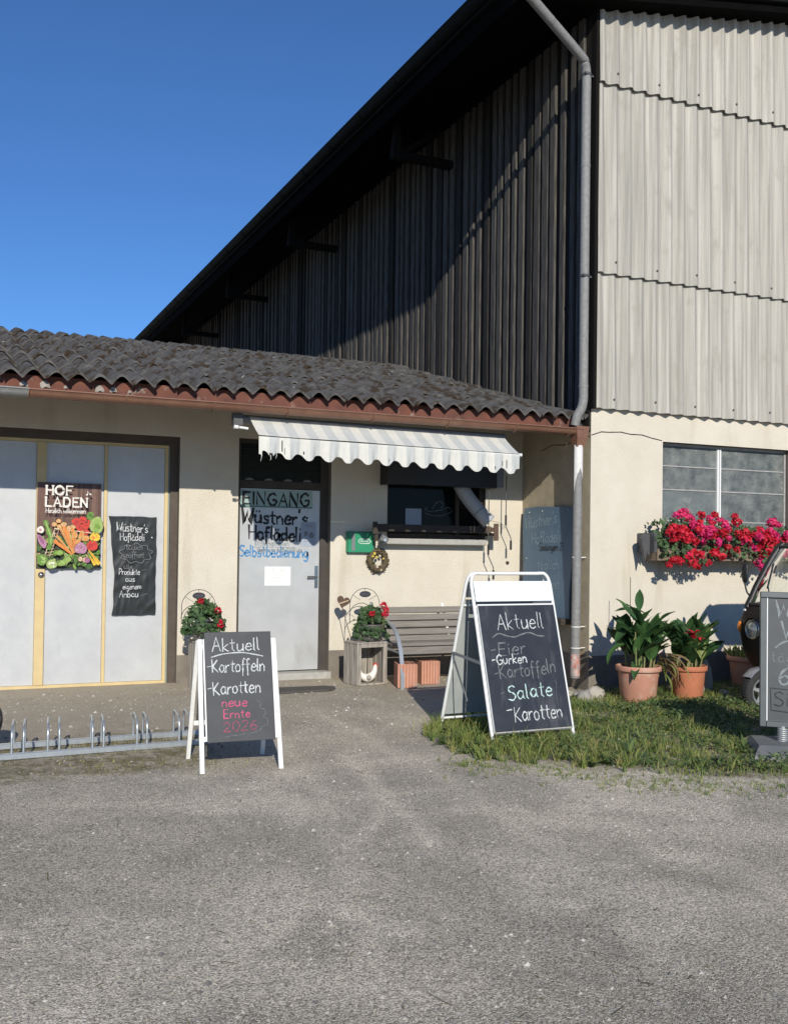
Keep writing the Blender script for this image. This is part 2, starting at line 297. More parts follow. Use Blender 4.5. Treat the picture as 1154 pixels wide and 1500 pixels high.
# ------------------------------------------------------------------ mesh helpers
class MB:
    def __init__(s): s.v = []; s.f = []; s.m = []; s.sm = []
    def add(s, vs, fs, mi=0, smooth=False):
        o = len(s.v); s.v += [Vector(v) for v in vs]
        for f in fs: s.f.append([i+o for i in f]); s.m.append(mi); s.sm.append(smooth)
        return s
    def box(s, a, b, mi=0, M=None, bev=0):
        x0, y0, z0 = a; x1, y1, z1 = b
        if bev:
            vs = []; e = bev
            # chamfer: 24-vert box
            P = [(x0, x1), (y0, y1), (z0, z1)]
            idx = {}
            for i in (0, 1):
                for j in (0, 1):
                    for k in (0, 1):
                        c = [P[0][i], P[1][j], P[2][k]]; sg = [1-2*i, 1-2*j, 1-2*k]
                        for ax in range(3):
                            q = [c[t]+(0 if t == ax else sg[t]*e) for t in range(3)]
                            idx[i, j, k, ax] = len(vs); vs.append(Vector(q))
            fs = []
            for ax in range(3):
                u, v = (ax+1) % 3, (ax+2) % 3
                for sd in (0, 1):
                    ring = []
                    for (a_, b_) in ((0, 0), (1, 0), (1, 1), (0, 1)):
                        t = [0, 0, 0]; t[ax] = sd; t[u] = a_; t[v] = b_; ring.append(idx[(*t, ax)])
                    fs.append(ring if sd else ring[::-1])
            for ax in range(3):   # edges along ax
                u, v = (ax+1) % 3, (ax+2) % 3
                for a_ in (0, 1):
                    for b_ in (0, 1):
                        def g(k, w_):
                            t = [0, 0, 0]; t[ax] = k; t[u] = a_; t[v] = b_; return idx[(*t, w_)]
                        q = [g(0, u), g(1, u), g(1, v), g(0, v)]
                        fs.append(q)
            for i in (0, 1):
                for j in (0, 1):
                    for k in (0, 1): fs.append([idx[i, j, k, 0], idx[i, j, k, 1], idx[i, j, k, 2]])
        else:
            vs = [Vector(p) for p in ((x0, y0, z0), (x1, y0, z0), (x1, y1, z0), (x0, y1, z0), (x0, y0, z1), (x1, y0, z1), (x1, y1, z1), (x0, y1, z1))]
            fs = [(0, 3, 2, 1), (4, 5, 6, 7), (0, 1, 5, 4), (1, 2, 6, 5), (2, 3, 7, 6), (3, 0, 4, 7)]
        if M: vs = [M @ v for v in vs]
        return s.add(vs, fs, mi)
    def beam(s, p, q, w, h, mi=0, up=(0, 0, 1), bev=0):
        p, q = Vector(p), Vector(q); d = (q-p); L = d.length; d.normalize(); u = Vector(up)
        x = d.cross(u)
        if x.length < 1e-4: x = d.cross(Vector((1, 0, 0)))
        x.normalize(); z = x.cross(d)
        M = Matrix.Translation(p) @ Matrix((x, d, z)).transposed().to_4x4()
        return s.box((-w/2, 0, -h/2), (w/2, L, h/2), mi, M, bev)
    def tube(s, pts, r, n=10, mi=0, cap=True, smooth=True, closed=False):
        pts = [Vector(p) for p in pts]; k = len(pts); rs = r if isinstance(r, (list, tuple)) else [r]*k
        vs = []; N = None
        for i, p in enumerate(pts):
            if closed: t = pts[(i+1) % k]-pts[i-1]
            else: t = pts[min(i+1, k-1)]-pts[max(i-1, 0)]
            t.normalize()
            if N is None:
                N = t.orthogonal().normalized()
            N = (N-t*N.dot(t))
            if N.length < 1e-5: N = t.orthogonal()
            N.normalize(); B = t.cross(N)
            for j in range(n):
                a = 2*PI*j/n; vs.append(p+(N*math.cos(a)+B*math.sin(a))*rs[i])
        fs = []
        for i in range(k if closed else k-1):
            i2 = (i+1) % k
            for j in range(n):
                fs.append((i*n+j, i*n+(j+1) % n, i2*n+(j+1) % n, i2*n+j))
        o = len(s.v); s.add(vs, fs, mi, smooth)
        if cap and not closed: s.add(vs[:n], [tuple(range(n))[::-1]], mi); s.add(vs[-n:], [tuple(range(n))], mi)
        return s
    def lathe(s, prof, c=(0, 0, 0), n=28, mi=0, smooth=True, M=None):
        vs = []; c = Vector(c)
        for (r, z) in prof:
            for j in range(n):
                a = 2*PI*j/n; q = Vector((r*math.cos(a), r*math.sin(a), z))
                if M: q = M @ q
                vs.append(c+q)
        fs = []
        for i in range(len(prof)-1):
            for j in range(n): fs.append((i*n+j, i*n+(j+1) % n, (i+1)*n+(j+1) % n, (i+1)*n+j))
        return s.add(vs, fs, mi, smooth)
    def prism(s, poly, y0, y1, mi=0, M=None, smooth=False):      # poly in x,z extruded along y
        n = len(poly); vs = [Vector((x, y0, z)) for x, z in poly]+[Vector((x, y1, z)) for x, z in poly]
        if M: vs = [M @ v for v in vs]
        s.add(vs, [tuple(range(n)), tuple(range(2*n-1, n-1, -1))], mi)
        s.add(vs, [(i, i+n, (i+1) % n+n, (i+1) % n) for i in range(n)], mi, smooth); return s
    def build(s, name, mats, parent=None, world=True, smooth=None):
        me = bpy.data.meshes.new(name); vs = s.v
        if parent is not None and world:
            I = ROOT[parent.name].inverted(); vs = [I @ v for v in vs]
        used = sorted({i for f in s.f for i in f})
        if len(used) < len(vs):
            mp_ = {o: n for n, o in enumerate(used)}; vs = [vs[i] for i in used]; s.f = [[mp_[i] for i in f] for f in s.f]
        if isinstance(mats, str): mats = [mats]
        me.from_pydata([tuple(v) for v in vs], [], s.f)
        for m in mats: me.materials.append(MATS[m])
        me.polygons.foreach_set('material_index', s.m)
        me.polygons.foreach_set('use_smooth', s.sm if smooth is None else [smooth]*len(s.f))
        me.update()
        o = bpy.data.objects.new(name, me); COL.objects.link(o)
        if parent is not None:
            o.parent = parent; ROOT[o.name] = ROOT[parent.name]
        else: ROOT[o.name] = Matrix()
        return o
ROOT = {}
def thing(name, label, cat, loc=(0, 0, 0), rz=0, group=None):
    o = bpy.data.objects.new(name, None); COL.objects.link(o); o.location = loc; o.rotation_euler = (0, 0, rz)
    o.empty_display_size = .1
    ROOT[o.name] = Matrix.Translation(Vector(loc)) @ Matrix.Rotation(rz, 4, 'Z')
    o['label'] = label; o['category'] = cat
    if group: o['group'] = group
    return o
def tag(o, label, cat, group=None):
    o['label'] = label; o['category'] = cat
    if group: o['group'] = group
    return o
def base_at(o, loc):   # move a one-mesh thing's origin to loc
    loc = Vector(loc); o.data.transform(Matrix.Translation(-loc)); o.location = loc; ROOT[o.name] = Matrix.Translation(loc); return o
def catmull(P, n=6, closed=False):
    P = [Vector(p) for p in P]; out = []; k = len(P)
    if k < 3 and not closed: return P
    for i in range(k if closed else k-1):
        p1, p2 = P[i], P[(i+1) % k]
        p0 = P[i-1] if (i > 0 or closed) else p1*2-p2
        p3 = P[(i+2) % k] if (i+2 < k or closed) else p2*2-p1
        for j in range(n):
            t = j/n; out.append(.5*((2*p1)+(p2-p0)*t+(2*p0-5*p1+4*p2-p3)*t*t+(3*p1-p0-3*p2+p3)*t**3))
    if not closed: out.append(P[-1])
    return out
def wall_grid(mb, axis_pts_x, axis_pts_z, hole, y, mi=0, fx=lambda x, y, z: (x, y, z)):
    for i in range(len(axis_pts_x)-1):
        for j in range(len(axis_pts_z)-1):
            x0, x1, z0, z1 = axis_pts_x[i], axis_pts_x[i+1], axis_pts_z[j], axis_pts_z[j+1]
            if hole((x0+x1)/2, (z0+z1)/2): continue
            mb.add([fx(x0, y, z0), fx(x1, y, z0), fx(x1, y, z1), fx(x0, y, z1)], [(0, 1, 2, 3)], mi)

# ------------------------------------------------------------------ handwriting
GL = {
'A': (6, '0,0 3,10 6,0;1.2,3.8 4.9,3.8', 0), 'E': (5, '5,10 .4,10 .2,5 0,0 5.2,0;.3,5.2 4.2,5.2', 0), 'F': (5, '5,10 .4,10 .2,5 0,0;.3,5.2 4.2,5.2', 0),
'G': (6, '5.8,8.4 4,10 1.4,8.4 .1,5 1.5,1 3.8,0 5.8,1.6 6,4.4 3.6,4.4', 1), 'H': (5.6, '0,10 .1,0;5.5,10 5.6,0;0,5 5.6,5.2', 0), 'I': (1, '.4,10 .5,0', 0),
'K': (5.6, '0,10 .2,0;5,9.4 .4,4.6 5.6,0', 0), 'N': (6, '0,0 .2,10 5.6,0 6,10', 0), 'P': (5, '0,0 .2,10 3.4,9.8 5.2,8 4,5.4 .2,5', 1),
'S': (5, '5,8.8 3,10 .6,8.6 1,6.4 4,4.6 5.2,2.4 3.2,.1 0,1', 1), 'W': (8.4, '0,10 2,0 4.2,7 6.2,0 8.4,10', 0), 'V': (6, '0,10 3,0 6,10', 0), 'O': (6, '3,10 .4,8 0,5 .6,1.6 3,0 5.6,1.8 6,5 5.4,8.4 3,10', 1),
'a': (4.8, '4.3,4.6 2.2,5.6 .1,3 1.7,.1 4,2 4.4,5.4 4.3,1.4 5.1,0', 1), 'b': (4.6, '0,10 .1,.2;.1,3.6 2.4,5.6 4.4,3 2.4,0 .1,1.2', 1),
'c': (4, '4,4.6 2.2,5.6 .1,3 2,.1 4.1,.9', 1), 'd': (4.8, '4.2,4.4 2,5.6 .1,3 1.8,.1 4.2,2;4.4,10 4.6,0', 1),
'e': (4.4, '.2,3 4.2,3.2 3.8,5 2.2,5.7 .2,3.4 .6,.8 2.4,0 4.4,.9', 1), 'f': (3.4, '3.6,9.2 2.2,10 1.3,8.4 1.3,3 1.3,-3;0,5.4 3.4,5.6', 1),
'g': (4.6, '4.2,4.6 2.2,5.6 .1,3 1.7,.3 4,2 4.3,5.4 4.3,-2 2.4,-3.6 .2,-2.8', 1), 'h': (4.4, '0,10 .1,0;.1,3.4 2.4,5.6 4.1,3.8 4.3,0', 1),
'i': (1.2, '.4,5.5 .5,0;.4,8 .6,8.6', 0), 'k': (4.2, '0,10 .1,0;3.8,5.4 .2,2.6 4.2,0', 0), 'l': (1.4, '.3,10 .3,1 1.2,0', 0),
'm': (7, '0,5.4 .1,0;.1,3.6 1.8,5.5 3.3,4 3.4,0;3.4,3.6 5.2,5.5 6.8,4 7,0', 1), 'n': (4.4, '0,5.5 .1,0;.1,3.4 2.4,5.6 4.1,3.8 4.3,0', 1),
'o': (4.4, '2.2,5.6 .2,4 .4,1 2.2,0 4.2,1.4 4,4.4 2.2,5.6', 1), 'p': (4.6, '0,5.4 .1,-3.6;.1,3.6 2.4,5.6 4.4,3 2.4,0 .1,1.2', 1),
'r': (3.2, '0,5.5 .1,0;.1,3.2 1.6,5.2 3.3,5.2', 1), 's': (3.8, '3.8,4.8 2.2,5.6 .5,4.6 1.4,3.2 3.4,2.2 3.4,.7 1.6,0 0,.7', 1),
't': (3.4, '1.6,9 1.5,1.2 3,0;0,6 3.6,6.2', 0), 'u': (4.6, '0,5.5 .2,1.2 2,0 4.1,2 4.2,5.5;4.2,5.4 4.5,0', 1), 'v': (4, '0,5.5 2,0 4,5.5', 0),
'w': (6, '0,5.5 1.6,0 3,4.4 4.4,0 6,5.5', 0), 'z': (4, '0,5.4 4,5.4 0,0 4.2,0', 0),
'ä': (4.8, '4.3,4.6 2.2,5.6 .1,3 1.7,.1 4,2 4.4,5.4 4.3,1.4 5.1,0;1.4,7.6 1.5,8.3;3.4,7.6 3.5,8.3', 1),
'ö': (4.4, '2.2,5.6 .2,4 .4,1 2.2,0 4.2,1.4 4,4.4 2.2,5.6;1.2,7.6 1.3,8.3;3.2,7.6 3.3,8.3', 1),
'ü': (4.6, '0,5.5 .2,1.2 2,0 4.1,2 4.2,5.5;4.2,5.4 4.5,0;1,7.8 1.1,8.5;3.2,7.8 3.3,8.5', 1),
'0': (5, '2.6,10 .4,7.6 .2,3 2.6,0 4.9,3 4.8,7.6 2.6,10', 1), '2': (5, '.2,8 2.2,10 4.6,8.4 3.6,4.8 0,.2 5.2,.2', 1), '6': (5, '4.4,9.6 1.8,7.4 .2,3.4 1.6,.3 4,.6 4.9,2.8 3.2,5 .5,3.6', 1),
'1': (2, '0,8 1.6,10 1.6,0', 0), '-': (3.6, '0,4.4 3.4,4.9', 0), "'": (1.2, '.6,10 .3,8', 0), ':': (1, '.4,4.6 .5,5.2;.4,.4 .5,1', 0), 'Ö': (6, '3,10 .4,8 0,5 .6,1.6 3,0 5.6,1.8 6,5 5.4,8.4 3,10;1.8,11.5 1.9,12.2;4.2,11.5 4.3,12.2', 1),
}
class Pen:
    """strokes on a plane: o = origin, u = right, v = up, n = outwards; built as thin ribbons lying on the surface"""
    def __init__(s, o, u, v, n, lift=.0015):
        s.o, s.u, s.v, s.n = Vector(o), Vector(u).normalized(), Vector(v).normalized(), Vector(n).normalized()
        s.mb = MB(); s.k = 0; s.lift = lift
    def stroke(s, pts, w, mi=0, smooth=False, jit=.0):
        P = [Vector((p[0], p[1], 0)) for p in pts]
        if smooth and len(P) > 2: P = catmull(P, 6, closed=False)
        if len(P) < 2: return
        Q = []
        for i, p in enumerate(P):
            t = P[min(i+1, len(P)-1)]-P[max(i-1, 0)]
            if t.length < 1e-7: t = Vector((1, 0, 0))
            t.normalize(); q = Vector((-t.y, t.x, 0)); ww = w*(.5+jit*rnd.uniform(-.5, .5)+.12*math.sin(i*.9+s.k))
            if 0 < i < len(P)-1 and not smooth:
                a = (P[i]-P[i-1]).normalized(); b = (P[i+1]-P[i]).normalized()
                c = max(.5, math.cos(a.angle(b, 0)/2)); ww /= c
            Q.append((p, q, ww))
        # end overshoot
        t0 = (P[1]-P[0]).normalized(); t1 = (P[-1]-P[-2]).normalized()
        Q[0] = (P[0]-t0*w*.3, Q[0][1], Q[0][2]*.8); Q[-1] = (P[-1]+t1*w*.3, Q[-1][1], Q[-1][2]*.8)
        z = s.lift+s.k*.00006; s.k += 1
        vs = []
        for p, q, ww in Q:
            for sg in (1, -1):
                a = p+q*ww*sg; vs.append(s.o+s.u*a.x+s.v*a.y+s.n*z)
        s.mb.add(vs, [(2*i, 2*i+1, 2*i+3, 2*i+2) for i in range(len(Q)-1)], mi)
    def text(s, txt, x, y, h, w, mi=0, slope=0, sx=1, gap=1.7, jit=.38, drop=None):
        k = h/10; cx = x; cy = y
        for ch in txt:
            if ch == ' ': cx += 4*k*sx; cy += 4*k*sx*slope; continue
            W, d, sm = GL[ch]; dy = rnd.uniform(-.35, .35)*k; sc = rnd.uniform(.94, 1.06)
            sh = rnd.uniform(-.04, .06)
            for st in d.split(';'):
                pts = []
                for t in st.split():
                    a, b = map(float, t.split(','))
                    px = a*k*sx+b*k*sh; py = b*k*sc+dy
                    pts.append((cx+px, cy+py+px*slope))
                s.stroke(pts, w, mi, bool(sm) and len(pts) > 2, jit)
            cx += (W+gap)*k*sx; cy += (W+gap)*k*sx*slope
        return cx
    def poly(s, pts, mi=0):
        z = s.lift+s.k*.00006; s.k += 1
        vs = [s.o+s.u*a+s.v*b+s.n*z for a, b in pts]
        s.mb.add(vs, [tuple(range(len(vs)))], mi)
    def blob(s, cx, cy, rx, ry, mi=0, n=18, rot=0, wob=.06):
        ph = rnd.uniform(0, 6); pts = []
        for i in range(n):
            a = 2*PI*i/n; r = 1+wob*math.sin(3*a+ph)+wob*.6*math.sin(5*a+2*ph)
            x, y = rx*r*math.cos(a), ry*r*math.sin(a)
            pts.append((cx+x*math.cos(rot)-y*math.sin(rot), cy+x*math.sin(rot)+y*math.cos(rot)))
        s.poly(pts, mi)
    def build(s, name, mats, parent): return s.mb.build(name, mats, parent)

# ------------------------------------------------------------------ ground
def sstep(t): t = max(0, min(1, t)); return t*t*(3-2*t)
def gh(x, y):
    z = -.075*sstep((x-5.1)/.9)*sstep((y-7.2)/.9)
    if -7 < x < 13 and -3 < y < 12:
        z += .012*noise.noise((x*.6, y*.6, 3))+.006*noise.noise((x*2.3, y*2.3, 7))
    return z
GRASS = [(3.46, 7.10), (3.40, 6.75), (3.34, 6.30), (3.46, 5.96), (3.78, 5.80), (4.08, 5.45), (4.36, 5.14), (4.66, 4.90), (5.1, 4.75), (6.5, 4.3), (9, 3.6), (10.5, 5), (10.5, 9.06), (6.5, 9.06), (6.2, 8.6), (5.5, 8.35), (4.75, 8.02), (4.2, 7.75), (3.80, 7.45)]
def in_poly(x, y, P):
    c = False; j = len(P)-1
    for i in range(len(P)):
        if (P[i][1] > y) != (P[j][1] > y) and x < (P[j][0]-P[i][0])*(y-P[i][1])/(P[j][1]-P[i][1])+P[i][0]: c = not c
        j = i
    return c
def poly_dist(x, y, P):
    d = 1e9
    for i in range(len(P)):
        a, b = P[i-1], P[i]; dx, dy = b[0]-a[0], b[1]-a[1]
        t = max(0, min(1, ((x-a[0])*dx+(y-a[1])*dy)/(dx*dx+dy*dy)))
        d = min(d, math.hypot(x-a[0]-t*dx, y-a[1]-t*dy))
    return d
def axis(a, b, st, far):
    c = list(np.arange(a, b+1e-6, st)); lo, hi = [], []
    s, p = st, a
    while p > -far: s *= 1.5; p -= s; lo.append(p)
    s, p = st, c[-1]
    while p < far: s *= 1.5; p += s; hi.append(p)
    return lo[::-1]+c+hi
gx = axis(-1.0, 8.0, .05, 900); gy = axis(1.8, 10.6, .05, 900)
gv = [(x, y, gh(x, y)) for y in gy for x in gx]; nx = len(gx)
gf = [(j*nx+i, j*nx+i+1, (j+1)*nx+i+1, (j+1)*nx+i) for j in range(len(gy)-1) for i in range(nx-1)]
me = bpy.data.meshes.new('ground'); me.from_pydata(gv, [], gf); me.materials.append(MATS['ground'])
me.polygons.foreach_set('use_smooth', [True]*len(gf))
TRACKS = [([(2.5, 8.6), (2.35, 7.0), (2.1, 5.6), (1.7, 4.2), (1.3, 2.9)], .07, .42), ([(3.05, 8.4), (3.0, 7.0), (2.95, 5.6), (2.75, 4.2), (2.4, 2.8)], .07, .40), ([(2.62, 6.55), (2.53, 6.0), (2.42, 5.4), (2.35, 4.9), (2.2, 4.4)], .05, .65), ([(2.6, 6.6), (2.72, 6.72), (2.78, 6.6), (2.66, 6.5)], .03, .7), ([(2.42, 5.3), (2.15, 4.9), (1.9, 4.6)], .05, .5),
          ([(1.2, 4.1), (1.5, 3.75), (1.62, 3.45)], .07, .8), ([(.3, 4.05), (.7, 3.9), (1.1, 3.3)], .10, .45), ([(3.0, 4.6), (3.6, 4.15), (4.4, 3.75)], .16, .5), ([(.6, 5.9), (1.5, 5.6), (2.4, 5.4), (3.2, 5.5)], .05, .35),
          ([(2.3, 3.55), (2.42, 3.5)], .10, .8), ([(3.2, 3.9), (3.4, 3.6), (3.3, 3.2)], .12, .5), ([(1.0, 3.2), (1.3, 3.05), (1.6, 2.9)], .12, .4), ([(2.45, 3.9), (2.9, 3.8)], .05, .6), ([(2.7, 4.95), (2.95, 4.85)], .08, .6)]
def seg_d(x, y, P):
    d = 9
    for a, b in zip(P, P[1:]):
        dx, dy = b[0]-a[0], b[1]-a[1]; t = max(0, min(1, ((x-a[0])*dx+(y-a[1])*dy)/(dx*dx+dy*dy))); d = min(d, math.hypot(x-a[0]-t*dx, y-a[1]-t*dy))
    return d
soil, dust, moss = [], [], []
for x, y, z in gv:
    s = d = m = 0
    if -8 < x < 13 and 0 < y < 12:
        wob = .25*noise.noise((x*1.1, y*1.1, 0))+.12*noise.noise((x*4, y*4, 1))
        edge = 6.55+.75*sstep((x-1.9)/.8)+.9*sstep((x-2.3)/.8)     # brown earth along the shop front
        s = sstep((y-edge+wob)/.35)
        if 2.0 < x < 3.9: s *= .35+.65*sstep((y-8.9+wob)/.5)
        ig = in_poly(x, y, GRASS); pd = poly_dist(x, y, GRASS) if 2.4 < x < 11 and 2 < y < 9.4 else 9
        if ig: s = max(s, .8*sstep((pd+wob*.5)/.25)); m = max(m, sstep((pd+wob*.6)/.25))
        if x < 2.0: m = max(m, .85*sstep((y-6.5+wob)/.2)*sstep((8.05-y+wob)/.3)*sstep((1.9-x)/.3))
        for P, wd, a in TRACKS:
            q = seg_d(x+.5*wob*.3, y+.06*wob, P)
            d = max(d, 1.35*a*sstep(1-(q/(wd*2.0))))
        d = max(d, .75*sstep((noise.noise((x*.9+5, y*.9, 4))+.4*noise.noise((x*2.6, y*2.6, 9))-.10)/.35)*(1 if y < 6.4 else .4))
    soil.append(s); dust.append(d); moss.append(m)
for nme, arr in (('soil', soil), ('dust', dust), ('moss', moss)):
    at = me.attributes.new(nme, 'FLOAT', 'POINT'); at.data.foreach_set('value', arr)
me.update()
ground = bpy.data.objects.new('ground', me); COL.objects.link(ground); ground['kind'] = 'structure'

# ------------------------------------------------------------------ barn
XC, YB, YF = 6.47, 9.11, 10.5
barn = thing('barn', 'tall barn with pale corrugated sheets in front and dark weathered boards along its side', 'barn', (XC, YB, 0))
SL = .171
def soffit(x): return 7.36+SL*(x-6.556)
# plastered ground floor: front with window opening, side return
mb = MB(); wx = [XC, 7.445, 9.40, 14.0]; wz = [-.25, 1.45, 2.685, 3.06]
wall_grid(mb, wx, wz, lambda x, z: 7.445 < x < 9.40 and 1.45 < z < 2.685, YB)
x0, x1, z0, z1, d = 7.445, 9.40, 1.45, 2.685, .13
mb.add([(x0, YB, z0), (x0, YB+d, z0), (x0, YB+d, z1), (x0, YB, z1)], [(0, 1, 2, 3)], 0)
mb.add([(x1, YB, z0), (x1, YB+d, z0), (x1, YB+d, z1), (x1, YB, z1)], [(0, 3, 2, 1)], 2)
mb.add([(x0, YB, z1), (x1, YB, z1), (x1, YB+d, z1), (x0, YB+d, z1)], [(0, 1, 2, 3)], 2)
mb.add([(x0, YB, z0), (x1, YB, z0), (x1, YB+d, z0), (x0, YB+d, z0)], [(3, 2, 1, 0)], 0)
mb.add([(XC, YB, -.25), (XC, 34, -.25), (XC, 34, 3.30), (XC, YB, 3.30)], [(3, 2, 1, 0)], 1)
mb.add([(XC, YB, 3.06), (14, YB, 3.06), (14, YB+.3, 3.06), (XC, YB+.3, 3.06)], [(0, 1, 2, 3)], 0)
# fine cracks in the plaster
cr = [(6.475, 2.70), (6.60, 2.745), (6.72, 2.74), (6.86, 2.76), (7.0, 2.735), (7.15, 2.74), (7.30, 2.715), (7.43, 2.69)]
pp = [(x, z+rnd.uniform(-.008, .008)) for x, z in cr]
for (xa, za), (xb, zb) in zip(pp, pp[1:]):
    mb.add([(xa, YB-.0025, za), (xb, YB-.0025, zb), (xb, YB-.0025, zb+.009), (xa, YB-.0025, za+.011)], [(0, 1, 2, 3)], 3)
cs = [(9.13, 2.69), (9.35, 2.66), (9.6, 2.63), (9.85, 2.655), (10.1, 2.60)]
for (ya, za), (yb, zb) in zip(cs, cs[1:]):
    mb.add([(XC-.0025, ya, za), (XC-.0025, yb, zb), (XC-.0025, yb, zb+.008), (XC-.0025, ya, za+.010)], [(3, 2, 1, 0)], 3)
mb.build('plaster_wall', ['stucco', 'rough_stucco', 'reveal', 'void'], barn)
mb = MB(); mb.box((XC-.006, YB-.006, -.25), (14, YB+.1, .30)); mb.box((XC-.006, YB+.1, -.25), (XC+.1, YF-.02, .30))
mb.build('plinth', 'stucco_dark', barn)
# corrugated sheets, three courses, each upper one lapping over the lower
PITCH, AMP = .187, .029
def corr_sheet(zb, zt, yb, yt, x0=6.485, x1=13.6, top=None):
    mb = MB(); n = int((x1-x0)/PITCH*12); vs = []; rows = 5
    for j in range(rows):
        t = j/(rows-1)
        for i in range(n+1):
            x = x0+(x1-x0)*i/n; ph = 2*PI*(x-6.47)/PITCH; a = math.sin(ph); a = a*(1+.22*a)  # rounder crests
            zz = zb+(zt-zb)*t
            if top: zz = zb+(top(x)-zb)*t
            vs.append((x, yb+(yt-yb)*t+AMP*a*-1+.004*noise.noise((x*.8, zz, 0)), zz))
    fs = [(j*(n+1)+i, j*(n+1)+i+1, (j+1)*(n+1)+i+1, (j+1)*(n+1)+i) for j in range(rows-1) for i in range(n)]
    mb.add(vs, fs, 0, True)
    low = vs[:n+1]; mb.add(low+[(x, y+.009, z) for x, y, z in low], [(i+1, i, i+n+1, i+n+2) for i in range(n)], 1)
    # left edge thickness
    e = [vs[j*(n+1)] for j in range(rows)]
    mb.add(e+[(x, y+.009, z) for x, y, z in e], [(i, i+1, i+rows+1, i+rows) for i in range(rows-1)], 1)
    for k in range(1, 40, 3):
        x = 6.47+PITCH*(k+.25); 
        if x > 13.4: break
        for zz in (zb+.11,):
            mb.lathe([(.013, 0), (.012, .006), (.005, .009), (0, .0095)], (x, yb-AMP*1.2-.001, zz+rnd.uniform(-.012, .012)), 8, 2, True, Matrix.Rotation(PI/2, 4, 'X'))
    mb.build('corrugated_sheet', ['fibre_cement', 'sheet_edge', 'screw'], barn)
corr_sheet(2.995, 4.62, 9.055, 9.085)
corr_sheet(4.475, 6.70, 9.045, 9.080)
corr_sheet(6.560, 7.4, 9.038, 9.062, top=lambda x: soffit(x)+.02)
mb = MB(); mb.box((XC-.03, 9.035, 2.99), (XC+.013, 9.118, 7.33)); mb.build('corner_board', 'black_wood', barn)
# weathered vertical boards with cover boards along the side
mb = MB(); y = 9.12
while y < 34:
    wd = rnd.uniform(.15, .21) if y < 20 else rnd.uniform(.2, .3)
    zlo = min(2.905+.272*(max(y, 9.15)-9.15), 4.25)-.16
    mb.box((XC-.026, y, zlo), (XC-.003, y+wd-.004, 7.325), rnd.choice((0, 0, 2, 2)))
    cw = rnd.uniform(.07, .12); th = rnd.uniform(.024, .040)
    zb = zlo+rnd.uniform(0, .02); xa = XC-.026-th; sl = rnd.uniform(-.006, .006)
    y0 = y+wd-cw/2
    mb.add([(xa, y0, zb), (XC-.027, y0, zb), (XC-.027, y0+cw, zb), (xa, y0+cw, zb), (xa, y0+sl, 7.325), (XC-.027, y0+sl, 7.325), (XC-.027, y0+cw+sl, 7.325), (xa, y0+cw+sl, 7.325)],
           [(0, 3, 2, 1), (4, 5, 6, 7), (0, 1, 5, 4), (1, 2, 6, 5), (2, 3, 7, 6), (3, 0, 4, 7)], rnd.choice((1, 1, 0, 1)))
    y += wd
mb.build('board_cladding', ['old_wood_0', 'old_wood_1', 'old_wood_2'], barn)
# roof, fascia, gutter
XE, YV = 5.30, 8.81; XR = 13.0
def slab(xa, xb, ya, yb, z0f, th, mb, mi):
    P = [(xa, z0f(xa)), (xb, z0f(xb)), (xb, z0f(xb)+th), (xa, z0f(xa)+th)]
    mb.prism(P, ya, yb, mi)
mb = MB(); slab(XE+.02, XR, YV, 37, soffit, .10, mb, 0)
slab(XE-.06, XR, YV-.06, 37.1, lambda x: soffit(x)+.104, .09, mb, 1)
zr = soffit(XR); mir = lambda x: zr-SL*(x-XR)
slab(XR+.002, 2*XR-XE-.02, YV, 37, mir, .10, mb, 0); slab(XR+.002, 2*XR-XE+.06, YV-.06, 37.1, lambda x: mir(x)+.104, .09, mb, 1)
barn_roof = mb.build('roof', ['roof_dark', 'eave_metal'], barn)
mb = MB(); mb.box((XE-.005, YV, 7.06), (XE+.018, 37, 7.25)); mb.build('fascia_board', 'roof_dark', barn_roof)
def gutter_mesh(mb, xa, xb, yc, zc, r, th=.006, mi=0, horizontal='X', n=10, lip=True):
    prof = []
    for i in range(n+1):
        a = PI+PI*i/n; prof.append((r*math.cos(a), r*math.sin(a)))
    if lip: prof = [(-r-.012, .006), (-r-.016, -.004), (-r-.006, -.008)]+prof[1:]
    inner = [(x*(1-th/r), z*(1-th/r)+.001) for x, z in prof[::-1]]
    P = prof+inner
    if horizontal == 'X':
        vs = [(xa, yc+a, zc+b) for a, b in P]+[(xb, yc+a, zc+b) for a, b in P]
    else:
        vs = [(yc+a, xa, zc+b) for a, b in P]+[(yc+a, xb, zc+b) for a, b in P]
    m = len(P)
    mb.add(vs, [(i, i+m, (i+1) % m+m, (i+1) % m) for i in range(m)], mi, False)
    for e in (0, m):
        mb.add(vs[e:e+m], [(i, i+1, m-2-i, m-1-i) for i in range(len(prof)-1)], mi)
mb = MB(); gutter_mesh(mb, YV-.15, 37, XE-.10, 7.36, .085, mi=0, horizontal='Y')
for i in range(24):
    yy = 9.2+i*1.15; pts = [(XE-.10+.089*math.cos(a), yy, 7.36+.089*math.sin(a)) for a in [PI+PI*q/10 for q in range(11)]]
    mb.tube(pts, .006, 5, 0)
mb.build('eave_gutter', 'eave_metal', barn_roof)
for yy in (12.3, 16.7, 20.8, 25.0, 29.2):            # roof trusses' outer ends under the eave
    mb = MB(); mb.box((5.50, yy, 6.70), (XC-.075, yy+.12, 6.80)); mb.prism([(5.50, 6.802), (5.62, 6.802), (5.60, soffit(5.60)-.001), (5.54, soffit(5.54)-.001)], yy+.01, yy+.11)
    mb.beam((5.66, yy+.06, 6.802), (6.3, yy+.06, soffit(6.3)-.06), .06, .06)
    mb.build('roof_bracket', 'black_wood', barn)
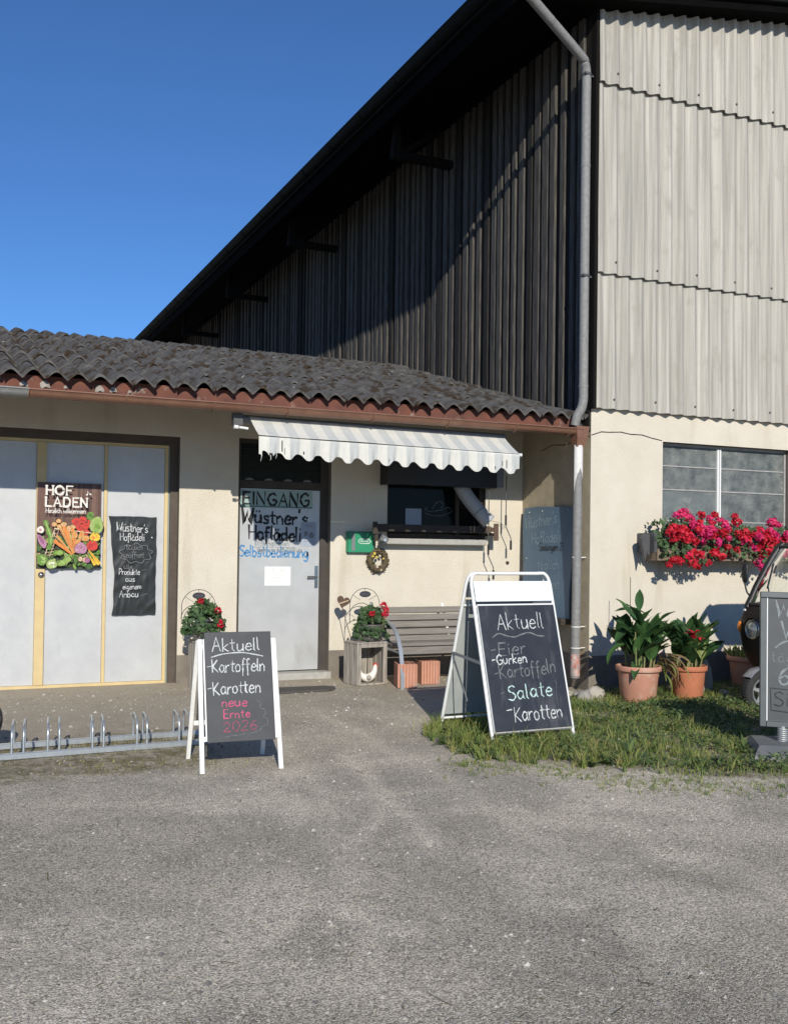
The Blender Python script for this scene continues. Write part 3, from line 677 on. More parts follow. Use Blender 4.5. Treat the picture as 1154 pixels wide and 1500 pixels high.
# downpipe: eave outlet, slanting swan neck, upper pipe
mb = MB(); pts = [(5.22, 8.75, 7.30), (5.24, 8.76, 7.23), (5.35, 8.78, 7.17), (6.20, 9.03, 6.80), (6.31, 9.07, 6.73), (6.352, 9.095, 6.60), (6.352, 9.095, 6.3)]
path = catmull(pts, 5)+[Vector((6.352, 9.095, z)) for z in (5.2, 4.2, 3.25)]
path += catmull([(6.352, 9.095, 3.25), (6.352, 9.095, 3.08), (6.335, 9.105, 2.98), (6.30, 9.13, 2.90), (6.285, 9.15, 2.80)], 5)[1:]
mb.tube(path, .051, 14)
for z in (5.62, 3.22): mb.tube([(6.352, 9.095, z-.012), (6.352, 9.095, z+.012)], .0545, 14)
up = mb.build('downpipe', 'zinc', barn)
for z in (6.62, 4.42):
    mb = MB(); mb.tube([(6.352, 9.095, z-.014), (6.352, 9.095, z+.014)], .0575, 14); mb.beam((6.39, 9.095, z), (6.46, 9.095, z), .02, .02); mb.box((6.30, 9.035, z-.012), (6.335, 9.05, z+.012)); mb.build('pipe_clamp', 'dark_grey', up)
# lower pipe with peeling paint
px_, py_ = 6.352, 9.185
mb = MB(); mb.tube([(px_-.012, py_-.02, 2.60), (px_-.005, py_-.01, 2.0), (px_, py_, 1.2), (px_, py_+.01, .25), (px_, py_+.01, .06)], .050, 16)
lp = mb.build('downpipe', 'zinc', barn); lp['label'] = 'lower length of downpipe with white and red paint patches'
mb = MB(); n = 20; vs = []; fs = []
for j in range(7):
    for i in range(n+1):
        a = PI*1.05+PI*1.25*i/n; t = j/6; zlow = 2.02+.30*max(0, math.sin((i/n)*PI*1.35+.2))+.05*noise.noise((i*.5, 0, 2)); z = 2.585+(zlow-2.585)*t
        cx, cy = px_-.012+.007*(2.6-z)/.6, py_-.02+.01*(2.6-z)/.6
        vs.append((cx+.0535*math.cos(a), cy+.0535*math.sin(a), z))
fs = [(j*(n+1)+i, (j+1)*(n+1)+i, (j+1)*(n+1)+i+1, j*(n+1)+i+1) for j in range(6) for i in range(n)]
mb.add(vs, fs, 0, True); mb.build('paint_patch', 'white_peel', lp)
mb = MB(); mb.tube([(px_, py_+.01, .085), (px_, py_+.01, .32)], .0525, 16); mb.build('paint_patch', 'red_peel', lp)
for z, mm in ((1.37, 'white_peel'), (.615, 'white_peel'), (.385, 'white_peel')):
    mb = MB(); mb.tube([(px_, py_+.003, z-.006), (px_, py_+.003, z+.006)], .0535, 14); mb.beam((px_+.05, py_, z), (px_+.116, py_, z), .010, .010); mb.build('pipe_clamp', mm, lp)
# barn window: metal frame, textured panes
win = MB(); yw = 9.225; xm = 8.345
for x in (7.457, 9.375): win.box((x-.012, yw-.02, 1.46), (x+.012, yw+.02, 2.67))
win.box((7.445, yw-.02, 2.655), (9.40, yw+.02, 2.683)); win.box((7.445, yw-.02, 1.452), (9.40, yw+.02, 1.49))
for xa, xb in ((7.47, xm-.03), (xm+.03, 9.362)):
    for z in (2.425, 2.155, 1.80): win.box((xa, yw-.014, z-.007), (xb, yw+.012, z+.007))
bw = win.build('window', 'window_metal', barn)
mb = MB(); mb.box((xm-.03, yw-.028, 1.492), (xm-.004, yw+.02, 2.653), 0); mb.box((xm+.006, yw-.028, 1.492), (xm+.028, yw+.02, 2.653), 0); mb.build('window_post', 'window_white', bw)
for a, b in ((7.47, xm-.032), (xm+.03, 9.362)):
    for i, (z0, z1) in enumerate(((1.49, 1.793), (1.807, 2.148), (2.162, 2.418), (2.432, 2.655))):
        mb = MB(); mb.box((a, yw-.004, z0), (b, yw+.004, z1)); mb.build('pane', 'pane_cloudy' if (i == 1 and a < 8) else 'pane_rough', bw)
mb = MB(); mb.box((7.44, yw+.03, 1.44), (9.41, yw+.04, 2.69)); mb.build('pane_backing', 'mid_grey', bw)  # unseen backing added behind the panes so the inside stays dark

# ------------------------------------------------------------------ farm shop
shop = thing('shop_building', 'low cream plastered shop with a mossy dark tiled roof and a brown gutter', 'shop', (3.2, YF, 0))
YD = 10.62; XL = -4.5
holes = [(-1.6, 2.305, -.3, 2.573), (2.935, 3.990, -.3, 2.60), (4.675, 5.955, 1.555, 2.46)]
def inh(x, z): return any(a < x < b and c < z < d for a, b, c, d in holes)
xs = sorted({XL, XC-.002, *[h[0] for h in holes], *[h[1] for h in holes]}); zs = sorted({-.3, 3.16, 1.555, 2.46, 2.573, 2.60})
mb = MB(); wall_grid(mb, xs, zs, inh, YF)
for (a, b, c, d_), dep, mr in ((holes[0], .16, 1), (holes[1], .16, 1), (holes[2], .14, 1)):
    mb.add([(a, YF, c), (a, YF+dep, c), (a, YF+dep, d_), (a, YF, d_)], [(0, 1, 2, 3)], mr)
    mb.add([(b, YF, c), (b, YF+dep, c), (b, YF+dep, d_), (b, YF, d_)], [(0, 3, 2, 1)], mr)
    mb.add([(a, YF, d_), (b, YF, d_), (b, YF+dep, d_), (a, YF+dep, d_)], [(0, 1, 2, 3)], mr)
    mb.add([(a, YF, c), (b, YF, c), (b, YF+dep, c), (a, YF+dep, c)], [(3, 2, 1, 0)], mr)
mb.add([(XL, YF, -.3), (XL, 18, -.3), (XL, 18, 3.16), (XL, YF, 3.16)], [(3, 2, 1, 0)], 0)
mb.add([(XL, YF+.16, -.3), (XC-.01, YF+.16, -.3), (XC-.01, YF+.16, 2.8), (XL, YF+.16, 2.8)], [(0, 1, 2, 3)], 2)
# weathered brown edge bands beside the garage and the shop door
mb.build('plaster_wall', ['stucco', 'reveal', 'void'], shop)
for a, b in ((2.306, 2.934), (3.991, XC-.012), (XL, -1.61)):
    mb = MB(); mb.box((a, YF-.008, -.25), (b, YF-.0005, .30)); mb.build('plinth', 'stucco_dark', shop)
# roof: waved tiles in lapped courses
WP = .185
def roof_z(y): return 2.888+.272*(y-9.15)
def wave(x):
    t = (x/WP) % 1.0; return .034*(.5*math.cos(2*PI*t)+.5*(2*abs(math.cos(PI*t))**.9-1))
mb = MB(); C = 7; x0r, x1r = -4.7, 6.405; nxr = int((x1r-x0r)/WP*10); Lr = 14.25-9.13
for c in range(C):
    ya = 9.13+Lr*c/C; yb = 9.13+Lr*(c+1)/C+.10
    if c == C-1: yb = 14.25
    rows = 4
    for wv in range(int((x1r-x0r)/WP)+1):
        xa = x0r+wv*WP; n = 10; jy = rnd.uniform(-.03, .03); jz = rnd.uniform(-.010, .012); vs = []
        if xa+WP*.5 > x1r+.1: continue
        for j in range(rows):
            t = j/(rows-1)
            for i in range(n+1):
                x = xa+WP*i/n; y = ya+jy*(1-t)+(yb-ya)*t
                vs.append((x, y, roof_z(y)+wave(x)+.030*(1-t)+jz*(1-t)*math.sin(PI*i/n)))
        fs = [(j*(n+1)+i, j*(n+1)+i+1, (j+1)*(n+1)+i+1, (j+1)*(n+1)+i) for j in range(rows-1) for i in range(n)]
        mb.add(vs, fs, 0, True)
        low = vs[:n+1]; mb.add(low+[(x, y+.004, z-.022) for x, y, z in low], [(i+1, i, i+n+1, i+n+2) for i in range(n)], 0)
# back slope behind the ridge
zR = roof_z(14.25); vs = []
for i in range(nxr+1):
    x = x0r+(x1r-x0r)*i/nxr; vs += [(x, 14.25, zR+wave(x)), (x, 18.5, zR-1.1+wave(x))]
mb.add(vs, [(2*i, 2*i+2, 2*i+3, 2*i+1) for i in range(nxr)], 0, True)
# clumps of moss lying in the troughs
for i in range(620):
    y = 9.25+(14.1-9.25)*rnd.random()**.8; x = x0r+3.2+rnd.random()*(x1r-x0r-3.4)
    if noise.noise((x*.9, y*.9, 11)) < -.05+.25*sstep((x-4.5)/1.5): continue
    k = round(x/WP-.5)+.5; x = k*WP+rnd.uniform(-.028, .028); L_ = rnd.uniform(.04, .16); W_ = rnd.uniform(.02, .045)
    vs = []; n = 9
    for q in range(n):
        a = 2*PI*q/n; px, py = x+W_*math.cos(a)*rnd.uniform(.7, 1.1), y+L_*math.sin(a)*rnd.uniform(.7, 1.1)
        vs.append((px, py, roof_z(py)+wave(px)+.012))
    vs.append((x, y, roof_z(y)+wave(x)+.012+rnd.uniform(.012, .026)))
    mb.add(vs, [(q, (q+1) % n, n) for q in range(n)], 1, True)
for i in range(26):
    y = rnd.uniform(9.3, 14); x = rnd.uniform(.3, 6.2); r = rnd.uniform(.008, .02); vs = [(x+r*math.cos(a), y+r*1.2*math.sin(a), roof_z(y+r*1.2*math.sin(a))+wave(x+r*math.cos(a))+.026) for a in [2*PI*q/7 for q in range(7)]]
    mb.add(vs, [tuple(range(7))], 2)
sroof = mb.build('roof', ['tile', 'moss', 'lichen'], shop)
mb = MB(); mb.box((XL-.1, 9.225, 2.705), (6.30, 9.25, 2.90), 0)
for i in range(46):      # lumps of old mortar along the board's top
    x = rnd.uniform(-.5, 6.2); r = rnd.uniform(.012, .038); 
    if x > 2.2 or rnd.random() < .45: continue
    vs = [(x+r*1.5*math.cos(a)*rnd.uniform(.7, 1.1), 9.222, 2.80+.018*rnd.random()+r*1.5*max(-.35, math.sin(a))*rnd.uniform(.8, 1.1)) for a in [2*PI*q/9 for q in range(9)]]+[(x, 9.205, 2.805)]
    mb.add(vs, [(q, (q+1) % 9, 9) for q in range(9)], 1)
mb.build('fascia_board', ['red_board', 'mortar'], sroof)
mb = MB(); mb.prism([(9.252, roof_z(9.252)-.075), (10.9, roof_z(10.9)-.075), (10.9, roof_z(10.9)-.05), (9.252, roof_z(9.252)-.05)], XL, XC-.06, 0, Matrix(((0, 1, 0, 0), (1, 0, 0, 0), (0, 0, 1, 0), (0, 0, 0, 1)))); mb.build('soffit', 'soffit', shop)
# gutter in lengths with its brackets
GZ, GY, GR = 2.762, 9.165, .066
mb = MB(); gutter_mesh(mb, .69, 6.36, GY, GZ, GR); gut = mb.build('gutter', 'brown_gutter', shop)
mb = MB(); gutter_mesh(mb, XL-.1, .70, GY, GZ+.001, GR+.003); g2 = mb.build('gutter', 'zinc', shop)
for x in (.70, 1.513, 2.303, 3.02, 3.899, 4.729, 5.527, 6.2):
    mb = MB(); pts = [(x, GY+(GR+.005)*math.cos(a), GZ+(GR+.005)*math.sin(a)) for a in [PI*.97+PI*1.03*q/12 for q in range(13)]]
    for a, b in zip(pts, pts[1:]): mb.beam(a, b, .022, .006, up=(1, 0, 0))
    mb.build('gutter_bracket', 'gutter_band', gut)
# outlet box at the gutter end
mb = MB(); vs = []
P0 = [(6.27, 9.09), (6.435, 9.09), (6.435, 9.235), (6.27, 9.235)]; P1 = [(6.285, 9.10), (6.42, 9.10), (6.42, 9.225), (6.285, 9.225)]; P2 = [(6.295, 9.12), (6.39, 9.12), (6.39, 9.215), (6.295, 9.215)]
vs = [(x, y, 2.79) for x, y in P0]+[(x, y, 2.67) for x, y in P1]+[(x, y, 2.57) for x, y in P2]
mb.add(vs, [(i+4*k, (i+1) % 4+4*k, (i+1) % 4+4*k+4, i+4*k+4) for k in (0, 1) for i in range(4)]+[(11, 10, 9, 8)])
mb.build('gutter_outlet', 'brown_gutter', shop)

# garage door: cream frame, grey sheet panels, lock
gd = MB(); X0, X1, ZT = -1.55, 2.205, 2.485
gd.box((X0, YD-.03, 2.455), (X1, YD+.02, ZT)); gd.box((X0, YD-.03, .005), (X1, YD+.02, .035))
gd.box((2.172, YD-.03, .037), (X1, YD+.02, 2.453)); gd.box((.905, YD-.042, .037), (.995, YD+.02, 2.453))
gd.box((1.557, YD-.034, .037), (1.588, YD+.02, 2.453)); gd.box((-.35, YD-.034, .037), (-.32, YD+.02, 2.453))
gdo = gd.build('garage_door', 'cream_frame', shop)
for a, b in ((-1.55, -.352), (-.318, .903), (.997, 1.555), (1.590, 2.170)):
    mb = MB(); mb.box((a, YD-.012, .037), (b, YD+.012, 2.453)); mb.build('door_panel', 'door_sheet', gdo)
mb = MB(); R90 = Matrix.Rotation(PI/2, 4, 'X'); mb.lathe([(.030, 0), (.030, .006), (.024, .010), (.022, .010)], (.962, YD-.042, 1.132), 18, 0, True, R90); mb.lathe([(.020, .009), (.018, .016), (.0, .017)], (.962, YD-.042, 1.132), 14, 1, True, R90); mb.build('lock', ['dark_grey', 'chrome'], gdo)
mb = MB(); mb.box((X0, YD-.05, 2.488), (2.303, YD+.03, 2.571)); mb.box((2.226, YD-.05, 0), (2.303, YD+.03, 2.487)); mb.box((2.207, YD-.02, 0.0), (2.225, YD+.03, 2.487), 1); mb.build('door_surround', ['brown_frame', 'grey_green'], gdo)

# entrance door
mb = MB(); mb.box((2.975, YD-.012, .085), (3.900, YD+.03, 2.072)); ed = mb.build('entrance_door', 'metal_door', shop)
mb = MB(); mb.box((2.936, YD-.06, .07), (2.973, YD+.03, 2.595)); mb.box((3.902, YD-.03, .07), (3.988, YD+.03, 2.595)); mb.box((2.974, YD-.04, 2.078), (3.901, YD+.03, 2.155)); mb.box((2.974, YD-.04, 2.56), (3.901, YD+.03, 2.598)); mb.build('door_frame', 'dark_reveal', ed)
mb = MB(); mb.box((2.974, YD-.004, 2.156), (3.901, YD+.01, 2.559)); 
for i in range(5): mb.box((2.975, YD-.014, 2.20+i*.075), (3.90, YD-.005, 2.215+i*.075))
for i in range(4): 
    x = 3.03+i*.22; mb.prism([(x, 2.162), (x+.10, 2.162), (x+.085, 2.178), (x+.05, 2.186), (x+.015, 2.178)], YD-.03, YD-.016, 1)
mb.build('transom_light', ['transom', 'mid_grey'], ed)
mb = MB(); mb.box((3.846, YD-.020, .99), (3.886, YD-.0125, 1.235), 0); mb.tube([(3.866, YD-.02, 1.115), (3.866, YD-.06, 1.115)], .009, 8, 0); mb.tube([(3.866, YD-.06, 1.115), (3.75, YD-.06, 1.112)], .0095, 8, 1); mb.tube([(3.866, YD-.021, 1.05), (3.866, YD-.025, 1.05)], .008, 8, 1); mb.build('door_handle', ['chrome', 'dark_grey'], ed)
mb = MB(); mb.box((2.93, YF-.06, -.05), (3.995, YD+.03, .072)); mb.build('threshold', 'sill', ed)
p = Pen((2.99, YD-.012, 0), (1, 0, 0), (0, 0, 1), (0, -1, 0))
p.text("Wüstner's", .015, 1.700, .155, .025, 0, -.02, .98, 1.5); p.text('Hoflädeli', .10, 1.525, .15, .024, 0, -.035, .93, 1.35)
p.build('door_lettering', ['ink'], ed)
p = Pen((2.99, YD-.012, 0), (1, 0, 0), (0, 0, 1), (0, -1, 0)); p.text('Selbstbedienung', -.005, 1.335, .115, .017, 0, -.012, .86, 1.35); p.build('door_lettering', ['blue_ink'], ed)['label'] = 'blue handwritten word across the door'
p = Pen((2.99, YD-.012, 0), (1, 0, 0), (0, 0, 1), (0, -1, 0)); p.text('Öffnungszeiten', .17, 1.455, .05, .006, 0, 0, 1.0, 1.5); p.stroke([(.15, 1.435), (.56, 1.437)], .004, 0); p.text('täglich von 6:00-22:00 Uhr'.replace('U', 'u'), .19, 1.385, .05, .007, 0, 0, .78, 1.4); p.build('door_lettering', ['ink_faint'], ed)

# shop window
wn = MB(); yv = 10.60
for x in (4.677, 5.913): wn.box((x, yv-.03, 1.56), (x+.04, yv+.03, 2.455))
wn.box((4.718, yv-.03, 2.415), (5.912, yv+.03, 2.455)); wn.box((4.718, yv-.03, 1.56), (5.912, yv+.03, 1.61)); wn.box((5.60, yv-.025, 1.612), (5.64, yv+.03, 2.413))
sw = wn.build('window', 'brown_frame', shop)
for a, b in ((4.719, 5.598), (5.642, 5.911)):
    mb = MB(); mb.box((a, yv+.004, 1.612), (b, yv+.012, 2.412)); mb.build('pane', 'dark_glass', sw)
p = Pen((5.20, yv+.004, 1.83), (1, 0, 0), (0, 0, 1), (0, -1, 0))
p.stroke([(.02, .10), (.0, .04), (.10, .0), (.25, .01), (.36, .06), (.30, .10), (.22, .07), (.05, .05), (.02, .10)], .004, 0, True); p.stroke([(.10, .08), (.14, .14), (.20, .17), (.24, .13), (.21, .09)], .005, 0, True); p.build('pane_drawing', ['mid_grey'], sw)
mb = MB(); mb.box((4.56, YF-.14, 1.487), (5.895, YF+.09, 1.553), bev=.008); mb.build('window_sill', 'sill', sw)
mb = MB(); mb.box((4.58, 10.28, 2.16), (5.98, YF-.003, 2.47), 0); mb.box((5.981, 10.28, 2.17), (6.07, YF-.003, 2.46), 1); mb.build('shutter_box', ['black', 'mid_grey'], sw)

# ------------------------------------------------------------------ awning
aw = thing('awning', 'torn grey and white striped awning under the brown gutter above the shop door', 'awning', (4.05, 9.3, 2.6))
AX0, AX1, YB0, ZB0 = 2.70, 5.50, 9.0, 2.475
def awz(x): return ZB0-.013*(x-2.7)
SP = .1
def stripe(x): return int(math.floor((x-2.70)/SP+.02)) % 2
mb = MB(); nxa = 112
for i in range(nxa):
    xa = AX0+(AX1-AX0)*i/nxa; xb = AX0+(AX1-AX0)*(i+1)/nxa
    row = []
    for t in (0, .25, .5, .75, 1):
        sag = -.012*math.sin(PI*t)+.006*noise.noise((xa*1.5, t*2, 3))
        row.append((YB0+.33*t, awz(xa)+.215*t+sag))
    for (ya, za), (yb, zb) in zip(row, row[1:]):
        mb.add([(xa, ya, za), (xb, ya, za), (xb, yb, zb), (xa, yb, zb)], [(0, 1, 2, 3)], stripe((xa+xb)/2), True)
mb.build('cover', ['awning_white', 'awning_grey'], aw)
# hanging valance: scalloped hem, torn at the ends
mb = MB(); nv = 560
def hem(x):
    ph = (x-2.79)/.2
    z = awz(x)-.185-.034*math.cos(2*PI*ph)*(1-.15*math.cos(4*PI*ph))
    return z
def tear(x):
    if x < 2.722: return -.02
    if x < 2.735: return .0
    if 2.735 <= x < 2.80: return .035+.02*math.sin((x-2.735)*60)
    if 2.80 <= x < 2.832: return .055-(x-2.80)*.7
    return 0
slits = ((2.925, .07, .012), (2.952, .11, .007), (3.14, .17, .006), (5.20, .15, .008), (5.30, .12, .012), (5.345, .08, .008), (4.02, .17, .005), (3.52, .18, .004))
rowsv = 6
for i in range(nv):
    xa = AX0+(AX1-AX0)*i/nv; xb = AX0+(AX1-AX0)*(i+1)/nv; xm_ = (xa+xb)/2
    skip_from = None; sl_ = [s for s in slits if abs(xm_-s[0]) < s[2]/2]
    for j in range(rowsv):
        def pt(x, j):
            t = j/rowsv; zt = awz(x)-.012; zb = hem(x)+tear(x); 
            return (x, YB0-.004+.012*math.sin(x*31)*t+.006*math.sin(x*83+1)*t+.02*t*noise.noise((x*2, 0, 5)), zt+(zb-zt)*t)
        zmid = j/rowsv*.2
        if sl_ and zmid > sl_[0][1]-.04 and j < rowsv-1: continue
        mb.add([pt(xa, j+1), pt(xb, j+1), pt(xb, j), pt(xa, j)], [(0, 1, 2, 3)], stripe(xm_), True)
for x, dz in ((2.725, .075), (2.728, .05), (2.87, .05), (2.815, .02)):     # loose threads
    mb.tube([(x, YB0-.004, hem(x)+.03), (x+.003, YB0-.008, hem(x)-dz*.4), (x-.004, YB0-.004, hem(x)-dz)], [.004, .003, .0015], 5, 0)
mb.build('valance', ['awning_white', 'awning_grey'], aw)
mb = MB(); mb.tube([(AX0+.012, YB0+.018, awz(2.7)-.024), (AX1+.02, YB0+.018, awz(5.5)-.016)], .013, 12); mb.tube([(AX1+.004, YB0+.010, awz(5.5)-.010), (AX1+.03, YB0+.010, awz(5.5)-.010)], .018, 12); mb.build('front_bar', 'white_metal', aw)
mb = MB(); mb.tube([(AX0-.14, 9.35, 2.655), (AX1+.02, 9.35, 2.64)], .042, 14); mb.build('roller', 'mid_grey', aw)
for x in (2.80, 5.42):
    mb = MB(); mb.beam((x, YB0+.03, awz(x)-.02), (x, 9.31, awz(x)+.13), .025, .018); mb.build('folding_arm', 'mid_grey', aw)
mb = MB(); mb.tube([(2.575, 9.22, 2.560), (2.66, 9.22, 2.552)], .013, 10, 0); mb.tube([(2.525, 9.22, 2.562), (2.565, 9.22, 2.560)], .019, 10, 0)
mb.box((2.53, 9.25, 2.585), (2.62, 9.33, 2.70), 1); mb.build('bracket', ['white_metal', 'dark_grey'], aw)
for k, (x, y, z0, z1, lab) in enumerate(((5.885, 10.30, 2.36, 1.10, 'longer thin crank rod hanging from the awning, the one nearer the window'), (6.118, 10.30, 2.32, 1.45, 'shorter thin crank rod hanging from the awning, the one nearer the blue board'))):
    t = thing('crank_rod', lab, 'crank', (x, y, z1), 0, 'awning crank rods')
    mb = MB(); mb.tube([(x, y, z0), (x, y, z1+.28), (x, y, z1+.265), (x+.07, y, z1+.13), (x+.072, y, z1)], .006, 7); mb.build('rod', 'dark_grey', t)
    mb = MB(); mb.tube([(x, y, z1+.40), (x, y, z1+.28)], .012, 9); mb.build('grip', 'black', t); mb = MB(); mb.tube([(x+.072, y, z1+.10), (x+.072, y, z1-.01)], .013, 9); mb.build('grip', 'black', t)

# ------------------------------------------------------------------ posters, signs and notes
po = thing('poster', 'farm shop poster with a pile of vegetables on brown boards, stuck on the garage door', 'poster', (1.22, YD-.045, 1.6))
mb = MB(); mb.box((.912, YD-.0465, 1.195), (1.525, YD-.0435, 2.055)); mb.build('sheet', 'p_wood', po)
names = ['p_wood', 'p_wood2', 'p_wood3', 'p_carrot', 'p_carrot2', 'p_red', 'p_red2', 'p_green', 'p_green2', 'p_pale', 'p_purple', 'p_violet', 'p_yellow', 'p_cream', 'p_white', 'p_potato', 'p_onion', 'p_leaf', 'p_brown', 'p_letter', 'p_dark']
pi = {n: i for i, n in enumerate(names)}
p = Pen((.912, YD-.0465, 1.195), (1, 0, 0), (0, 0, 1), (0, -1, 0), .0004)
W, Hh = .613, .86
x = 0
while x < W-.01:
    wd = rnd.uniform(.012, .04); p.poly([(x, 0), (min(W, x+wd), 0), (min(W, x+wd), Hh), (x, Hh)], pi[rnd.choice(['p_wood', 'p_wood2', 'p_wood3', 'p_wood'])]); x += wd
for i in range(60):
    xx = rnd.uniform(.01, .6); yy = rnd.uniform(.45, .85); p.stroke([(xx, yy), (xx+rnd.uniform(-.004, .004), yy-rnd.uniform(.03, .12))], rnd.uniform(.001, .003), pi['p_brown'])
def carrot(x0, y0, x1, y1, wd, c='p_carrot'):
    dx, dy = x1-x0, y1-y0; L = math.hypot(dx, dy); nx_, ny_ = -dy/L, dx/L
    pts = []
    for s_ in (1, -1):
        for t in ([0, .08, .3, .7, .95, 1] if s_ == 1 else [1, .95, .7, .3, .08, 0]):
            ww = wd*(.7 if t == 0 else 1-t*.85); pts.append((x0+dx*t+nx_*ww*s_, y0+dy*t+ny_*ww*s_))
    p.poly(pts, pi[c]); p.stroke([(x0+dx*.1-nx_*wd*.3, y0+dy*.1-ny_*wd*.3), (x0+dx*.8, y0+dy*.8)], wd*.35, pi['p_carrot2'])
def veg(x, y, rx, ry, c, c2=None, rot=0, n=18):
    p.blob(x, y, rx*1.06, ry*1.06, pi['p_brown'], n, rot); p.blob(x, y, rx, ry, pi[c], n, rot)
    if c2:
        for _ in range(5): p.blob(x+rnd.uniform(-.45, .45)*rx, y+rnd.uniform(-.45, .45)*ry, rx*rnd.uniform(.12, .32), ry*rnd.uniform(.12, .32), pi[c2], 10, rnd.random()*3)
p.poly([(0, 0), (W, 0), (W, .30), (.5, .34), (.3, .36), (.1, .30), (0, .34)], pi['p_dark'])
for i in range(150):
    x, y = rnd.uniform(.02, .59), rnd.uniform(.01, .34); veg(x, y, rnd.uniform(.012, .035), rnd.uniform(.012, .03), rnd.choice(['p_leaf', 'p_green', 'p_green2', 'p_pale', 'p_green', 'p_onion', 'p_dark']), rnd.choice(['p_green2', 'p_leaf', None]), rnd.random()*3, 10)
for x, y, r in ((.16, .44, .026), (.20, .475, .024), (.21, .42, .026), (.25, .44, .03), (.30, .41, .024), (.34, .42, .026)): veg(x, y, r, r*.85, 'p_potato', 'p_cream')
for x, y, r in ((.37, .47, .045), (.43, .49, .038), (.41, .41, .042), (.46, .43, .036), (.46, .37, .034), (.50, .47, .026)): veg(x, y, r, r*.9, 'p_red', 'p_red2')
veg(.505, .53, .035, .045, 'p_green', 'p_green2'); veg(.565, .44, .065, .085, 'p_pale', 'p_green'); 
for k in range(5): p.stroke([(.53+k*.012, .37), (.55+k*.01, .44), (.54+k*.018, .51)], .006, pi['p_leaf'], True)
p.stroke([(.16, .33), (.16, .40), (.52, .36), (.6, .33)], .012, pi['p_cream']); p.stroke([(.16, .38), (.07, .12)], .012, pi['p_cream']); p.stroke([(.20, .38), (.12, .12)], .010, pi['p_onion'])
for k in range(8): p.stroke([(.07+k*.008, .13+k*.03), (.15+k*.004, .14+k*.03)], .005, pi['p_cream'])
veg(.03, .385, .034, .034, 'p_white', 'p_cream'); p.blob(.03, .385, .012, .012, pi['p_violet'])
p.blob(.045, .27, .030, .075, pi['p_violet'], 18, .5); p.blob(.04, .285, .016, .05, pi['p_purple'], 18, .5)
p.stroke([(.075, .47), (.09, .42), (.12, .33), (.125, .25), (.11, .20)], .042, pi['p_green'], True); p.stroke([(.08, .46), (.10, .40), (.128, .32), (.13, .25)], .012, pi['p_pale'], True)
for (a, b) in (((.34, .15), (.21, .42)), ((.345, .15), (.25, .42)), ((.35, .155), (.29, .40)), ((.355, .16), (.335, .40)), ((.335, .145), (.18, .33)), ((.33, .14), (.16, .28)), ((.34, .14), (.20, .25)), ((.36, .16), (.36, .36))):
    carrot(b[0], b[1], a[0], a[1], rnd.uniform(.014, .019), rnd.choice(['p_carrot', 'p_carrot', 'p_potato']))
for x, y, rx, ry, ro in ((.355, .34, .028, .038, .2), (.42, .335, .026, .05, -.3), (.46, .305, .04, .028, .3), (.385, .27, .03, .022, .4)): veg(x, y, rx, ry, 'p_potato', 'p_carrot', ro)
veg(.55, .32, .05, .045, 'p_yellow', 'p_carrot'); p.stroke([(.55, .35), (.555, .38)], .012, pi['p_green']); veg(.525, .235, .055, .052, 'p_red', 'p_red2'); p.stroke([(.525, .27), (.53, .295)], .012, pi['p_green'])
veg(.415, .205, .060, .055, 'p_violet', 'p_purple'); 
for _ in range(26): p.blob(.415+rnd.uniform(-.045, .045), .205+rnd.uniform(-.04, .04), .007, .005, pi[rnd.choice(['p_purple', 'p_violet', 'p_cream'])], 8, rnd.random()*3)
carrot(.60, .045, .49, .19, .022, 'p_yellow'); carrot(.56, .04, .50, .13, .02, 'p_yellow')
for x, y, rx, ry, ro in ((.28, .085, .055, .03, .7), (.24, .06, .05, .026, .5), (.31, .10, .045, .022, .9), (.21, .16, .04, .026, 0)): veg(x, y, rx, ry, 'p_leaf', 'p_pale', ro)
for _ in range(3): p.stroke([(.235+_*.02, .03), (.27+_*.015, .08), (.30+_*.015, .13)], .005, pi['p_pale'], True)
veg(.14, .045, .05, .045, 'p_pale', 'p_white'); veg(.05, .09, .05, .055, 'p_green', 'p_pale'); veg(.46, .09, .03, .028, 'p_onion', 'p_cream'); veg(.41, .10, .024, .024, 'p_cream', 'p_onion'); veg(.48, .085, .026, .026, 'p_purple', 'p_violet')
for _ in range(26): a = rnd.uniform(1.2, 2.2); p.stroke([(.37, .03), (.37+.10*math.cos(a), .03+.11*math.sin(a))], .004, pi[rnd.choice(['p_green2', 'p_green', 'p_dark'])])
